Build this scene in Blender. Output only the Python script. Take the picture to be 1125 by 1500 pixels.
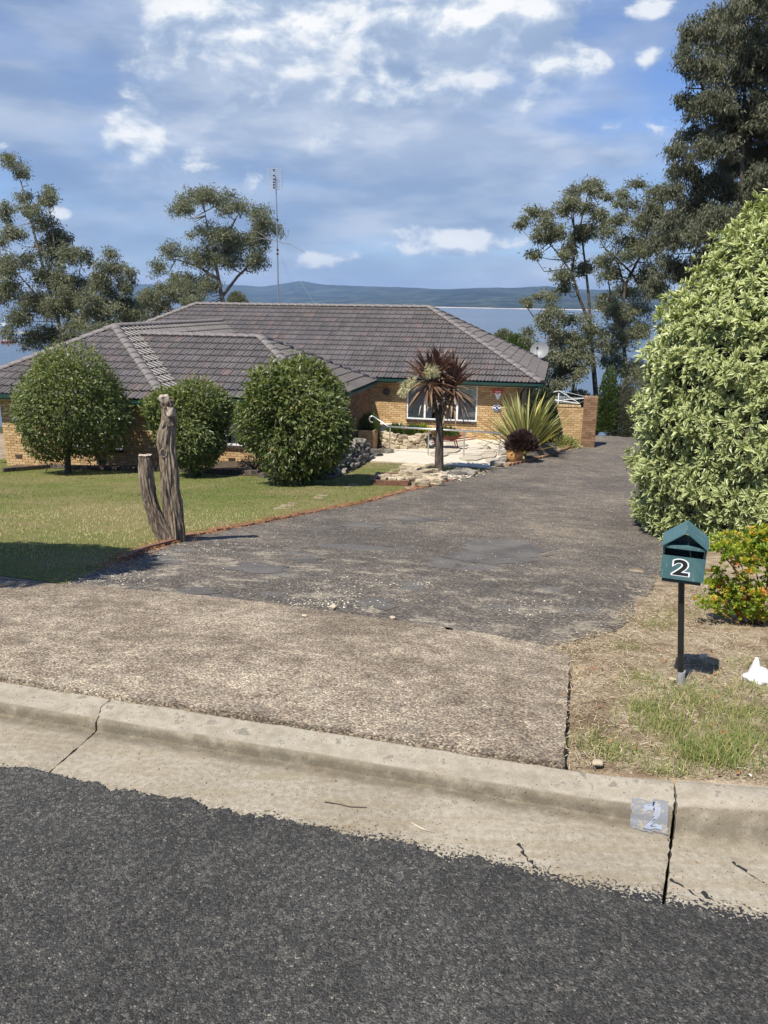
import bpy, bmesh, math, random
import numpy as np
from mathutils import Vector, Matrix, noise as mnoise
random.seed(7); RNG = np.random.default_rng(11)
for _o in list(bpy.data.objects): bpy.data.objects.remove(_o)
scene = bpy.context.scene
COL = scene.collection

# ------------------------------------------------------------------ camera
CAMZ = 1.8
FPX = 1125.0
PITCH = math.atan((750 - 441) / FPX); ROLL = math.radians(0.7)
_f = np.array([0, math.cos(PITCH), -math.sin(PITCH)])
_u0 = np.array([0, math.sin(PITCH), math.cos(PITCH)]); _r0 = np.array([1.0, 0, 0])
_r = _r0 * math.cos(ROLL) + _u0 * math.sin(ROLL)
_u = _u0 * math.cos(ROLL) - _r0 * math.sin(ROLL)
cam_data = bpy.data.cameras.new('camera'); cam = bpy.data.objects.new('camera', cam_data); COL.objects.link(cam)
cam_data.sensor_fit = 'HORIZONTAL'; cam_data.sensor_width = 36.0; cam_data.lens = 36.0 * FPX / 1125.0
cam_data.clip_start = 0.05; cam_data.clip_end = 40000
_m = Matrix(((_r[0], _u[0], -_f[0], 0), (_r[1], _u[1], -_f[1], 0), (_r[2], _u[2], -_f[2], CAMZ), (0, 0, 0, 1)))
cam.matrix_world = _m
scene.camera = cam

# ------------------------------------------------------------------ sun and exposure
SUN_EL, SUN_BETA = math.radians(57), math.radians(52)
SUN = Vector((-math.cos(SUN_EL) * math.cos(SUN_BETA), -math.cos(SUN_EL) * math.sin(SUN_BETA), math.sin(SUN_EL)))
sl = bpy.data.lights.new('sun', 'SUN'); sl.energy = 5.0; sl.angle = math.radians(0.53); sl.color = (1.0, 0.95, 0.86)
so = bpy.data.objects.new('sun', sl); COL.objects.link(so)
so.rotation_euler = SUN.to_track_quat('Z', 'Y').to_euler()
scene.view_settings.view_transform = 'Standard'; scene.view_settings.look = 'None'
scene.view_settings.exposure = 0.65; scene.view_settings.gamma = 1.0
scene.view_settings.use_curve_mapping = False
scene.cycles.max_bounces = 5; scene.cycles.diffuse_bounces = 3; scene.cycles.glossy_bounces = 3; scene.cycles.transparent_max_bounces = 8; scene.cycles.volume_bounces = 0

def ray(u, v):
    return _f + _r * (u - 562.5) / FPX + _u * (750 - v) / FPX
def at(u, v, Y):
    d = ray(u, v); p = d * (Y / d[1]); return np.array([p[0], p[1], p[2] + CAMZ])
def proj(p):
    p = np.array([p[0], p[1], p[2] - CAMZ]); k = p @ _f
    return 562.5 + FPX * (p @ _r) / k, 750 - FPX * (p @ _u) / k

# ------------------------------------------------------------------ node helpers
class NT:
    def __init__(s, tree): s.t = tree; s.n = tree.nodes; s.l = tree.links
    def new(s, typ, **kw):
        nd = s.n.new(typ)
        for k, v in kw.items(): setattr(nd, k, v)
        return nd
    def put(s, sock, val):
        if val is None: return
        if isinstance(val, bpy.types.NodeSocket): s.l.new(val, sock)
        else:
            if hasattr(sock, 'default_value'):
                dv = sock.default_value
                if hasattr(dv, '__len__') and not hasattr(val, '__len__'): val = [val] * len(dv)
                if hasattr(dv, '__len__') and len(dv) == 4 and len(val) == 3: val = (*val, 1.0)
                sock.default_value = val
    def m(s, op, a, b=None, c=None, clamp=False):
        nd = s.new('ShaderNodeMath', operation=op, use_clamp=clamp)
        s.put(nd.inputs[0], a); s.put(nd.inputs[1], b)
        if c is not None: s.put(nd.inputs[2], c)
        return nd.outputs[0]
    def v(s, op, a, b=None):
        nd = s.new('ShaderNodeVectorMath', operation=op); s.put(nd.inputs[0], a); s.put(nd.inputs[1], b)
        return nd.outputs[1] if op in ('DOT_PRODUCT', 'LENGTH') else nd.outputs[0]
    def mix(s, fac, a, b, blend='MIX'):
        nd = s.new('ShaderNodeMix', data_type='RGBA', blend_type=blend)
        s.put(nd.inputs[0], fac); s.put(nd.inputs[6], a); s.put(nd.inputs[7], b); return nd.outputs[2]
    def noise(s, vec, scale, detail=4, rough=0.55, out=0):
        nd = s.new('ShaderNodeTexNoise'); s.put(nd.inputs['Vector'], vec); nd.inputs['Scale'].default_value = scale
        nd.inputs['Detail'].default_value = detail; nd.inputs['Roughness'].default_value = rough; return nd.outputs[out]
    def voro(s, vec, scale, feature='F1', out='Distance', rnd=1.0):
        nd = s.new('ShaderNodeTexVoronoi', feature=feature); s.put(nd.inputs['Vector'], vec); nd.inputs['Scale'].default_value = scale
        nd.inputs['Randomness'].default_value = rnd
        return nd.outputs[out]
    def ramp(s, fac, lo, hi, a=0.0, b=1.0):
        nd = s.new('ShaderNodeMapRange', interpolation_type='SMOOTHSTEP'); s.put(nd.inputs[0], fac)
        for i, x in enumerate((lo, hi, a, b)): s.put(nd.inputs[i + 1], x)
        return nd.outputs[0]
    def cr(s, fac, stops):
        nd = s.new('ShaderNodeValToRGB'); s.put(nd.inputs[0], fac); e = nd.color_ramp.elements
        while len(e) < len(stops): e.new(0.5)
        for i, (p, c) in enumerate(stops): e[i].position = p; e[i].color = (*c, 1)
        return nd.outputs[0]
    def bump(s, h, strength=0.5, dist=0.01, nrm=None):
        nd = s.new('ShaderNodeBump'); nd.inputs['Strength'].default_value = strength; nd.inputs['Distance'].default_value = dist
        s.put(nd.inputs['Height'], h); s.put(nd.inputs['Normal'], nrm); return nd.outputs[0]

MATS = {}
def material(name, fn):
    m = bpy.data.materials.new(name); m.use_nodes = True; m.node_tree.nodes.clear()
    nt = NT(m.node_tree); out = nt.new('ShaderNodeOutputMaterial')
    sh = fn(nt); nt.l.new(sh, out.inputs[0]); MATS[name] = m; return m
def principled(nt, col, rough=0.8, nrm=None, metal=0.0, spec=0.5, **kw):
    p = nt.new('ShaderNodeBsdfPrincipled'); nt.put(p.inputs['Base Color'], col); nt.put(p.inputs['Roughness'], rough)
    nt.put(p.inputs['Normal'], nrm); nt.put(p.inputs['Metallic'], metal); nt.put(p.inputs['Specular IOR Level'], spec)
    for k, v in kw.items(): nt.put(p.inputs[k], v)
    return p.outputs[0]
def pos(nt): return nt.new('ShaderNodeNewGeometry').outputs['Position']
def ocoord(nt): return nt.new('ShaderNodeTexCoord').outputs['Object']

# ------------------------------------------------------------------ world: physical sky with cloud decks
world = bpy.data.worlds.new('World'); scene.world = world; world.use_nodes = True
wt = NT(world.node_tree); wt.n.clear()
wout = wt.new('ShaderNodeOutputWorld'); wbg = wt.new('ShaderNodeBackground'); wt.l.new(wbg.outputs[0], wout.inputs[0])
sky = wt.new('ShaderNodeTexSky', sky_type='NISHITA'); sky.sun_disc = False
sky.sun_elevation = SUN_EL; sky.sun_rotation = math.atan2(SUN.x, SUN.y) % (2 * math.pi)
sky.altitude = 40; sky.air_density = 1.0; sky.dust_density = 0.3; sky.ozone_density = 3.0
SKY_K = 0.1
wdir = wt.v('NORMALIZE', wt.new('ShaderNodeTexCoord').outputs['Generated'])
sx = wt.new('ShaderNodeSeparateXYZ'); wt.l.new(wdir, sx.inputs[0])
az = wt.m('ARCTAN2', sx.outputs[0], sx.outputs[1]); el = wt.m('ARCSINE', sx.outputs[2])
def blob_field(lst, dup=0.0):
    acc = None
    for (u, v, ru, rv, w) in lst:
        d = ray(u, v); d = d / np.linalg.norm(d); a0 = math.atan2(d[0], d[1]); e0 = math.asin(d[2])
        dx = wt.m('MULTIPLY', wt.m('SUBTRACT', az, a0), FPX / ru * 0.97); dy = wt.m('MULTIPLY', wt.m('SUBTRACT', el, e0 - dup), FPX / rv * 0.93)
        r2 = wt.m('ADD', wt.m('MULTIPLY', dx, dx), wt.m('MULTIPLY', dy, dy))
        g = wt.m('MULTIPLY', wt.m('POWER', 2.71828, wt.m('MULTIPLY', r2, -0.8)), w)
        acc = g if acc is None else wt.m('MAXIMUM', acc, g)
    return acc
CUM = [(400, 50, 165, 95, 1.2), (690, 45, 130, 85, 1.2), (792, 92, 78, 40, .98), (590, 138, 140, 40, .95), (395, 112, 80, 42, .95), (500, 190, 200, 34, .62),
                  (207, 205, 50, 52, .88), (655, 356, 95, 24, .82), (480, 376, 60, 17, .72), (945, 8, 40, 16, .75), (955, 84, 26, 16, .6),
                  (375, 265, 34, 30, .62), (300, 235, 60, 30, .55), (85, 312, 32, 12, .6), (950, 180, 75, 20, .55), (555, 20, 110, 70, .72), (20, 212, 45, 14, .5), (250, 120, 90, 60, .5)]
cum = blob_field(CUM); cum_up = blob_field(CUM, 0.028)
veil = blob_field([(480, 150, 360, 190, 1.3), (60, 90, 330, 130, 1.1), (720, 235, 240, 70, .9), (520, 300, 620, 80, 1.1), (200, 330, 500, 70, 1.0), (820, 140, 180, 40, .6), (600, 400, 700, 40, 1.0), (560, 440, 1500, 45, 1.3)])
sc = wt.new('ShaderNodeVectorMath', operation='MULTIPLY'); wt.l.new(wdir, sc.inputs[0]); sc.inputs[1].default_value = (1, 1, 1.7)
sdir = sc.outputs[0]
warp = wt.v('ADD', sdir, wt.v('SCALE', wt.v('SUBTRACT', wt.noise(sdir, 9, 3, .5, 1), (.5, .5, .5)), None))
warp.node.inputs[1].links[0].from_node.inputs['Scale'].default_value = 0.05
offs = wt.v('ADD', warp, (-0.012, -0.004, 0.022))
n1 = wt.noise(warp, 13, 9, .56); n2 = wt.noise(offs, 13, 9, .56)
lowf = wt.noise(sdir, 2.6, 3, .5)
stray = wt.m('MULTIPLY', wt.ramp(lowf, .5, .72), .42)
cden = wt.m('ADD', wt.m('MAXIMUM', cum, stray), wt.m('MULTIPLY', wt.m('SUBTRACT', n1, .5), 1.4))
top = wt.m('SUBTRACT', cum, cum_up)
crisp = wt.m('MULTIPLY', wt.ramp(cden, .43, .64), wt.ramp(top, -.22, .10))
cmask = wt.m('MAXIMUM', crisp, wt.m('MULTIPLY', wt.ramp(cden, .34, .95), .8))
emb = wt.m('ADD', wt.m('ADD', .40, wt.m('MULTIPLY', top, 1.15)), wt.m('MULTIPLY', wt.m('SUBTRACT', n1, n2), 4.6), None, True)
core = wt.ramp(cden, .6, 1.1)
lit = wt.m('ADD', wt.m('MULTIPLY', emb, .85), wt.m('MULTIPLY', core, .15), None, True)
ccol = wt.cr(lit, [(0.0, (.22, .29, .41)), (.4, (.32, .385, .49)), (.72, (.49, .53, .58)), (1.0, (.66, .66, .66))])
sv = wt.new('ShaderNodeVectorMath', operation='MULTIPLY'); wt.l.new(wdir, sv.inputs[0]); sv.inputs[1].default_value = (1, 1, 3.4)
nv = wt.noise(sv.outputs[0], 4.2, 6, .52)
vden = wt.m('ADD', wt.m('MAXIMUM', wt.m('MULTIPLY', veil, .55), .16), wt.m('MULTIPLY', wt.m('SUBTRACT', nv, .5), 1.2))
vmask = wt.m('MULTIPLY', wt.ramp(vden, .02, .62), .88)
nv2 = wt.noise(sv.outputs[0], 7.5, 5, .5)
veil2 = blob_field([(560, 190, 330, 60, 1.0), (420, 110, 190, 95, 1.0), (640, 60, 200, 90, .9), (860, 150, 150, 40, .6), (120, 120, 220, 70, .45), (640, 350, 200, 40, .5), (560, 425, 1300, 50, .75)])
vcol = wt.cr(wt.m('ADD', wt.m('MULTIPLY', wt.ramp(nv2, .3, .7), .62), wt.m('MULTIPLY', veil2, wt.ramp(nv, .3, .6, .35, .75)), None, True), [(0, (.138, .20, .325)), (.4, (.195, .258, .37)), (.75, (.295, .35, .445)), (1, (.43, .465, .53))])
skyc = wt.mix(1.0, sky.outputs[0], (SKY_K * .62, SKY_K * .72, SKY_K * .95), 'MULTIPLY')
c1 = wt.mix(vmask, skyc, vcol)
c2 = wt.mix(wt.m('MULTIPLY', cmask, .94), c1, ccol)
world.cycles.sampling_method = 'MANUAL'; world.cycles.sample_map_resolution = 256
wt.l.new(c2, wbg.inputs[0]); wbg.inputs[1].default_value = 1.0

# ------------------------------------------------------------------ terrain function
PHI = math.radians(14.5)
KA = np.array([math.cos(PHI), -math.sin(PHI)]); KB = np.array([math.sin(PHI), math.cos(PHI)])
_ks = np.array([-30, 0, 2.81, 5, 9.5, 14, 19.7, 25, 29, 34.2, 37, 60, 100, 160, 260, 420, 1500.])
_kz = np.array([-1.8, -1.8, -1.80, -2.2, -3.12, -3.78, -4.47, -4.95, -5.25, -5.50, -6.5, -14, -23, -31.5, -36, -40, -60])
_ss = np.arange(-30, 60, .1); _zz = np.interp(_ss, _ks, _kz)
_kern = np.ones(21) / 21; _zs = np.convolve(np.pad(_zz, 10, 'edge'), _kern, 'valid')
_b = np.clip((_ss - 3.0) / 2.0, 0, 1); _zs = _zs * _b + _zz * (1 - _b)
_b = np.clip((_ss - 32.5) / 1.0, 0, 1) * np.clip((36 - _ss) / 1.0, 0, 1); _zs = _zs * (1 - _b) + _zz * _b
def sstep(x, a, b):
    t = np.clip((x - a) / (b - a), 0, 1); return t * t * (3 - 2 * t)
def gz(x, y):
    x = np.asarray(x, float); y = np.asarray(y, float)
    s = x * KB[0] + y * KB[1]; t = x * KA[0] + y * KA[1]
    z = np.where(s < 59, np.interp(s, _ss, _zs), np.interp(s, _ks, _kz))
    tilt = sstep(s, 4, 17) * np.minimum(0, t + 5.0) * 0.062 * (1 - sstep(s, 60, 120))
    bump = 0.012 * np.sin(x * 1.7 + y * .6) * np.sin(y * 1.1 - x * .8 + 1) * sstep(s, 5, 8)
    verge = 0.045 * sstep(t, .2, .9) * (1 - sstep(s, 3.2, 4.8))
    far = sstep(s, 60, 160) * (2.5 * np.sin(x * .03) * np.sin(y * .021))
    return z + np.maximum(tilt, -1.6) + bump + verge + far + CAMZ
def G(u, v, dz=0.0):
    d = ray(u, v); k = np.linspace(1.0, 80, 8000)
    P = d[None, :] * k[:, None]; h = P[:, 2] + CAMZ - gz(P[:, 0], P[:, 1]) - dz
    i = int(np.argmax(h < 0)) or 1
    h0, h1 = h[i - 1], h[i]; kk = k[i - 1] + (k[i] - k[i - 1]) * h0 / (h0 - h1)
    p = d * kk; return np.array([p[0], p[1], float(gz(p[0], p[1])) + dz])
def ppm(p):
    return FPX / (np.array([p[0], p[1], p[2] - CAMZ]) @ _f)     # photo pixels per metre there
def K(t, s): return KA * t + KB * s

# ------------------------------------------------------------------ object helpers
ROOT = {}
def tag(o, label=None, cat=None, group=None, kind=None):
    if label: o['label'] = label
    if cat: o['category'] = cat
    if group: o['group'] = group
    if kind: o['kind'] = kind
    return o
def empty(name, loc, label, cat, group=None):
    o = bpy.data.objects.new(name, None); o.empty_display_size = 0.1; COL.objects.link(o); o.location = tuple(float(c) for c in loc)
    ROOT[o.name] = np.array(loc, float); return tag(o, label, cat, group)
def origin(o):
    return ROOT.get(o.name, np.zeros(3)) if o is not None else np.zeros(3)
def link(name, me, parent=None, mat=None):
    o = bpy.data.objects.new(name, me); COL.objects.link(o)
    if mat is not None and not me.materials:
        for m in (mat if isinstance(mat, (list, tuple)) else [mat]): me.materials.append(MATS[m])
    if parent is not None: o.parent = parent; ROOT[o.name] = origin(parent)
    return o
def np_mesh(name, V, F, smooth=False, attrs=None, loc=None):
    V = np.asarray(V, np.float32); F = np.asarray(F, np.int32)
    if loc is not None: V = V - np.asarray(loc, np.float32)
    me = bpy.data.meshes.new(name); n, k = F.shape
    me.vertices.add(len(V)); me.vertices.foreach_set('co', V.ravel())
    me.loops.add(n * k); me.loops.foreach_set('vertex_index', F.ravel())
    me.polygons.add(n); me.polygons.foreach_set('loop_start', np.arange(0, n * k, k, dtype=np.int32))
    me.polygons.foreach_set('use_smooth', np.full(n, bool(smooth)))
    for an, av in (attrs or {}).items():
        at_ = me.attributes.new(an, 'FLOAT', 'POINT'); at_.data.foreach_set('value', np.asarray(av, np.float32))
    me.update(calc_edges=True); return me
class MB:
    def __init__(s): s.V = []; s.F = []
    def add(s, vs, fs):
        k = len(s.V); s.V.extend([tuple(float(c) for c in v) for v in vs]); s.F.extend([tuple(i + k for i in f) for f in fs]); return s
    def box(s, c, size, ax=None):
        c = np.array(c, float); h = np.array(size, float) / 2
        A = np.eye(3) if ax is None else np.array(ax, float)
        vs = [c + A[0] * h[0] * i + A[1] * h[1] * j + A[2] * h[2] * k for i in (-1, 1) for j in (-1, 1) for k in (-1, 1)]
        return s.add(vs, [(0, 1, 3, 2), (4, 6, 7, 5), (0, 4, 5, 1), (2, 3, 7, 6), (0, 2, 6, 4), (1, 5, 7, 3)])
    def hull(s, pts_bottom, pts_top):
        n = len(pts_bottom); vs = list(pts_bottom) + list(pts_top)
        fs = [tuple(range(n))[::-1], tuple(range(n, 2 * n))] + [(i, (i + 1) % n, n + (i + 1) % n, n + i) for i in range(n)]
        return s.add(vs, fs)
    def tube(s, P, R, seg=8, cap=True):
        P = [np.array(p, float) for p in P]; n = len(P)
        if not hasattr(R, '__len__'): R = [R] * n
        ref = None; rings = []
        for i in range(n):
            d = P[min(i + 1, n - 1)] - P[max(i - 1, 0)]; d = d / (np.linalg.norm(d) + 1e-9)
            if ref is None: ref = np.array([0, 0, 1.]) if abs(d[2]) < .9 else np.array([1., 0, 0])
            x = ref - d * (ref @ d); x /= (np.linalg.norm(x) + 1e-9); y = np.cross(d, x); ref = x
            rings.append([P[i] + R[i] * (x * math.cos(2 * math.pi * k / seg) + y * math.sin(2 * math.pi * k / seg)) for k in range(seg)])
        vs = [v for r_ in rings for v in r_]; fs = []
        for i in range(n - 1):
            for k in range(seg): fs.append((i * seg + k, i * seg + (k + 1) % seg, (i + 1) * seg + (k + 1) % seg, (i + 1) * seg + k))
        if cap: fs += [tuple(range(seg))[::-1], tuple(range((n - 1) * seg, n * seg))]
        return s.add(vs, fs)
    def build(s, name, mat, parent=None, smooth=False, bevel=0.0):
        o0 = origin(parent); me = bpy.data.meshes.new(name)
        me.from_pydata([tuple(np.array(v) - o0) for v in s.V], [], s.F)
        bm = bmesh.new(); bm.from_mesh(me); bmesh.ops.recalc_face_normals(bm, faces=bm.faces)
        if bevel: bmesh.ops.bevel(bm, geom=list(bm.edges), offset=bevel, segments=2, affect='EDGES', profile=0.7)
        if smooth:
            for f in bm.faces: f.smooth = True
            for e in bm.edges:
                if len(e.link_faces) == 2 and e.calc_face_angle() > 0.9: e.smooth = False
        bm.to_mesh(me); bm.free()
        return link(name, me, parent, mat)
def fbm(p, sc=1.0, oc=3):
    return mnoise.fractal(Vector(p) * sc, 1.0, 2.0, oc)
def rock(c, size, seed, rot=0.0, rough=.28, sub=2):
    bm = bmesh.new(); bmesh.ops.create_icosphere(bm, subdivisions=sub, radius=1)
    cr, sr = math.cos(rot), math.sin(rot)
    for v in bm.verts:
        q = v.co.copy(); d = 1 + rough * fbm(q + Vector((seed * 3.7, seed * 1.3, 0)), 1.1, 3)
        q = Vector((max(-.72, min(.72, q.x)), max(-.72, min(.72, q.y)), max(-.66, min(.66, q.z)))) * d * 1.3
        x, y, z = q.x * size[0] / 2, q.y * size[1] / 2, q.z * size[2] / 2
        v.co = (c[0] + x * cr - y * sr, c[1] + x * sr + y * cr, c[2] + z)
    m = MB(); idx = {v: i for i, v in enumerate(bm.verts)}
    m.add([v.co for v in bm.verts], [tuple(idx[v] for v in f.verts) for f in bm.faces]); bm.free(); return m
def conform(name, poly, dz, mat, step=0.5, skirt=0.0, parent=None, zf=None):
    """a sheet over the terrain bounded by a polygon (x, y)"""
    bm = bmesh.new(); vs = [bm.verts.new((float(p[0]), float(p[1]), 0)) for p in poly]; bm.faces.new(vs)
    bmesh.ops.triangulate(bm, faces=bm.faces)
    for ax, n in ((0, (1, 0, 0)), (1, (0, 1, 0))):
        lo = min(p[ax] for p in poly); hi = max(p[ax] for p in poly); c = math.ceil(lo / step) * step
        while c < hi:
            co = [0, 0, 0]; co[ax] = c
            bmesh.ops.bisect_plane(bm, geom=list(bm.verts) + list(bm.edges) + list(bm.faces), plane_co=co, plane_no=n, dist=1e-5); c += step
    bmesh.ops.remove_doubles(bm, verts=bm.verts, dist=1e-4)
    X = np.array([v.co.x for v in bm.verts]); Y = np.array([v.co.y for v in bm.verts]); Z = (zf or gz)(X, Y) + dz
    for v, z in zip(bm.verts, Z): v.co.z = z
    bmesh.ops.recalc_face_normals(bm, faces=bm.faces)
    if sum(f.normal.z for f in bm.faces) < 0: bmesh.ops.reverse_faces(bm, faces=bm.faces)
    for f in bm.faces: f.smooth = True
    if skirt:
        be = [e for e in bm.edges if len(e.link_faces) == 1]
        r_ = bmesh.ops.extrude_edge_only(bm, edges=be)
        for g_ in r_['geom']:
            if isinstance(g_, bmesh.types.BMVert): g_.co.z -= skirt
            elif isinstance(g_, bmesh.types.BMFace): g_.smooth = False
        for e in be: e.smooth = False
    me = bpy.data.meshes.new(name); bm.to_mesh(me); bm.free(); return link(name, me, parent, mat)
def jag(pts, step, amp, seed, closed=False):
    """resample a polyline and roughen it"""
    out = []; n = len(pts); rng = random.Random(seed)
    for i in range(n if closed else n - 1):
        a, b = np.array(pts[i][:2]), np.array(pts[(i + 1) % n][:2]); L = np.linalg.norm(b - a); k = max(1, int(L / step)); nn = np.array([-(b - a)[1], (b - a)[0]]) / (L + 1e-9)
        for j in range(k):
            p = a + (b - a) * j / k; w = fbm((p[0] * 6, p[1] * 6, seed), 1, 4) * amp
            out.append(p + nn * w)
    if not closed: out.append(np.array(pts[-1][:2]))
    return out
def inpoly(P, poly):
    x, y = P[:, 0], P[:, 1]; c = np.zeros(len(P), bool); n = len(poly)
    for i in range(n):
        x0, y0 = poly[i][:2]; x1, y1 = poly[(i + 1) % n][:2]
        k = ((y0 > y) != (y1 > y)) & (x < (x1 - x0) * (y - y0) / (y1 - y0 + 1e-12) + x0); c ^= k
    return c
def nrm(a): return a / (np.linalg.norm(a, axis=-1, keepdims=True) + 1e-9)
def leaf_arrays(P, D, N, L, W, fold=0.25, mid=0.45):
    """folded 4-vertex leaves: base, right, tip, left"""
    D = nrm(D); N = nrm(N - D * (N * D).sum(1, keepdims=True)); S = np.cross(D, N); L = L[:, None]; W = W[:, None]
    m = P + D * L * mid
    V = np.stack([P, m + S * W / 2 + N * W * fold, P + D * L, m - S * W / 2 + N * W * fold], 1).reshape(-1, 3)
    n = len(P); b = np.arange(n)[:, None] * 4
    F = np.concatenate([b + np.array([[0, 1, 2]]), b + np.array([[0, 2, 3]])], 0)
    return V, F
def leaf_obj(name, P, D, N, L, W, mat, parent=None, rnd=None, fold=.25, mid=.45, kind=None):
    V, F = leaf_arrays(P, D, N, L, W, fold, mid)
    if rnd is None: rnd = RNG.random(len(P))
    me = np_mesh(name, V, F, False, {'rnd': np.repeat(rnd, 4)}, origin(parent)); o = link(name, me, parent, mat)
    if kind: o['kind'] = kind
    return o
def rdir(n): return nrm(RNG.normal(size=(n, 3)))
# ------------------------------------------------------------------ materials
def simple(name, col, rough=.7, var=.12, scale=20, metal=0, bump=0.0, spec=.5, dist=.005):
    def fn(nt):
        c = ocoord(nt); n = nt.noise(c, scale, 4)
        col2 = nt.mix(nt.ramp(n, .3, .7), tuple(x * (1 - var) for x in col), tuple(min(1, x * (1 + var)) for x in col))
        nr = nt.bump(nt.noise(c, scale * 2, 5), bump, dist) if bump else None
        return principled(nt, col2, rough, nr, metal, spec)
    return material(name, fn)
def rnd_of(nt):
    isl = nt.new('ShaderNodeNewGeometry').outputs['Random Per Island']; oi = nt.new('ShaderNodeObjectInfo').outputs['Random']
    return nt.m('FRACT', nt.m('ADD', nt.m('MULTIPLY', isl, 7.31), nt.m('MULTIPLY', oi, 5.17)))
def m_asphalt(nt):
    p0 = pos(nt); w_ = nt.v('SCALE', nt.v('SUBTRACT', nt.noise(p0, 70, 2, .5, 1), (.5, .5, .5)), None); w_.node.inputs['Scale'].default_value = .008; p = nt.v('ADD', p0, w_); big = nt.noise(p, .9, 4); mid = nt.noise(p, 6, 4)
    vc = nt.voro(p, 160, 'F1', 'Color'); sv_ = nt.new('ShaderNodeSeparateColor'); nt.l.new(vc, sv_.inputs[0]); rv = sv_.outputs[0]
    vd = nt.voro(p, 160, 'F1', 'Distance'); vd2 = nt.voro(p, 270, 'F1', 'Distance')
    stone = nt.cr(rv, [(0, (.026, .026, .026)), (.5, (.046, .046, .046)), (.86, (.062, .061, .060)), (.97, (.082, .08, .076)), (1, (.15, .142, .128))])
    vb = nt.voro(p, 75, 'F1', 'Color'); sb_ = nt.new('ShaderNodeSeparateColor'); nt.l.new(vb, sb_.inputs[0])
    stone = nt.mix(nt.m('MULTIPLY', nt.ramp(sb_.outputs[1], .62, .66), .75), stone, nt.mix(1, stone, (1.9, 1.85, 1.75), 'MULTIPLY'))
    col = nt.mix(nt.ramp(vd, .55, .95), stone, (.014, .014, .014))
    col = nt.mix(1.0, col, nt.cr(nt.ramp(nt.m('ADD', nt.m('MULTIPLY', big, .6), nt.m('MULTIPLY', mid, .4)), .3, .7), [(0, (.72, .70, .65)), (1, (1.38, 1.33, 1.22))]), 'MULTIPLY')
    h = nt.m('ADD', nt.m('MULTIPLY', nt.m('SUBTRACT', 1.0, vd), nt.m('ADD', .5, rv)), nt.m('MULTIPLY', nt.m('SUBTRACT', 1, vd2), .35))
    return principled(nt, col, nt.ramp(rv, 0, 1, .62, .85), nt.bump(h, .85, .005), 0, .2)
material('asphalt', m_asphalt)
def kerb_s(nt, p):
    sp = nt.new('ShaderNodeSeparateXYZ'); nt.l.new(p, sp.inputs[0])
    s = nt.m('ADD', nt.m('MULTIPLY', sp.outputs[0], float(KB[0])), nt.m('MULTIPLY', sp.outputs[1], float(KB[1])))
    return s, sp
def m_kerb(nt):
    p = pos(nt); s, sp = kerb_s(nt, p)
    n1 = nt.noise(p, 2.3, 5); n2 = nt.noise(p, 14, 6, .6); n3 = nt.noise(p, 160, 3)
    st = nt.new('ShaderNodeMapping'); nt.l.new(p, st.inputs[0]); st.inputs['Rotation'].default_value = (0, 0, PHI); st.inputs['Scale'].default_value = (1.3, 16, 6)
    streak = nt.noise(st.outputs[0], 1.6, 5, .6)
    col = nt.cr(nt.ramp(nt.m('ADD', nt.m('MULTIPLY', n1, .35), nt.m('MULTIPLY', nt.noise(p, 38, 5, .65), .65)), .30, .70), [(0, (.20, .173, .126)), (.5, (.275, .242, .184)), (1, (.35, .315, .248))])
    col = nt.mix(nt.m('MULTIPLY', nt.ramp(streak, .42, .62), .32), col, (.21, .165, .095))
    col = nt.mix(nt.m('MULTIPLY', nt.ramp(s, 2.645, 2.665), .6), col, nt.cr(nt.ramp(n2, .3, .7), [(0, (.23, .20, .155)), (1, (.37, .335, .27))]))
    lip_band = nt.m('MULTIPLY', nt.ramp(s, 2.54, 2.615), nt.m('SUBTRACT', 1.0, nt.ramp(s, 2.650, 2.668)))  # darker brown band along the kerb lip and face
    col = nt.mix(nt.m('MULTIPLY', lip_band, nt.ramp(n2, .3, .6, .38, .8)), col, (.105, .088, .060))
    fine = nt.noise(p, 240, 3, .7); col = nt.mix(.55, col, nt.mix(1, col, nt.cr(fine, [(.3, (.62, .6, .58)), (.7, (1.35, 1.33, 1.3))]), 'MULTIPLY'))
    moss = nt.m('MULTIPLY', nt.ramp(n2, .57, .66), nt.ramp(s, 2.66, 2.72)); col = nt.mix(nt.m('MULTIPLY', moss, .6), col, (.085, .078, .06))
    pit = nt.voro(p, 55, 'F1', 'Distance'); pitm = nt.m('MULTIPLY', nt.m('SUBTRACT', 1, nt.ramp(pit, .10, .16)), nt.ramp(nt.noise(p, 9, 3), .44, .52))
    col = nt.mix(pitm, col, (.05, .042, .03))
    edge = nt.m('ADD', nt.m('SUBTRACT', 2.262, s), nt.m('MULTIPLY', nt.m('SUBTRACT', nt.noise(p, 4, 4), .5), .16))
    sp1 = nt.m('ADD', edge, nt.m('MULTIPLY', nt.m('SUBTRACT', nt.noise(p, 85, 4, .65), .55), .42)); splat = nt.ramp(sp1, .0, .012)
    col = nt.mix(nt.m('MULTIPLY', nt.ramp(edge, -.06, .03), nt.m('MULTIPLY', nt.ramp(nt.noise(p, 34, 4), .52, .6), nt.ramp(nt.noise(p, 2.2, 2), .48, .6))), col, (.42, .38, .31))
    col = nt.mix(splat, col, (.022, .022, .024))
    h = nt.m('ADD', nt.m('ADD', nt.m('MULTIPLY', n2, .22), nt.m('MULTIPLY', n3, .2)), nt.m('ADD', nt.m('MULTIPLY', pitm, -.5), nt.m('MULTIPLY', splat, .35)))
    return principled(nt, col, .88, nt.bump(h, .55, .008), 0, .3)
material('kerb_concrete', m_kerb)
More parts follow.
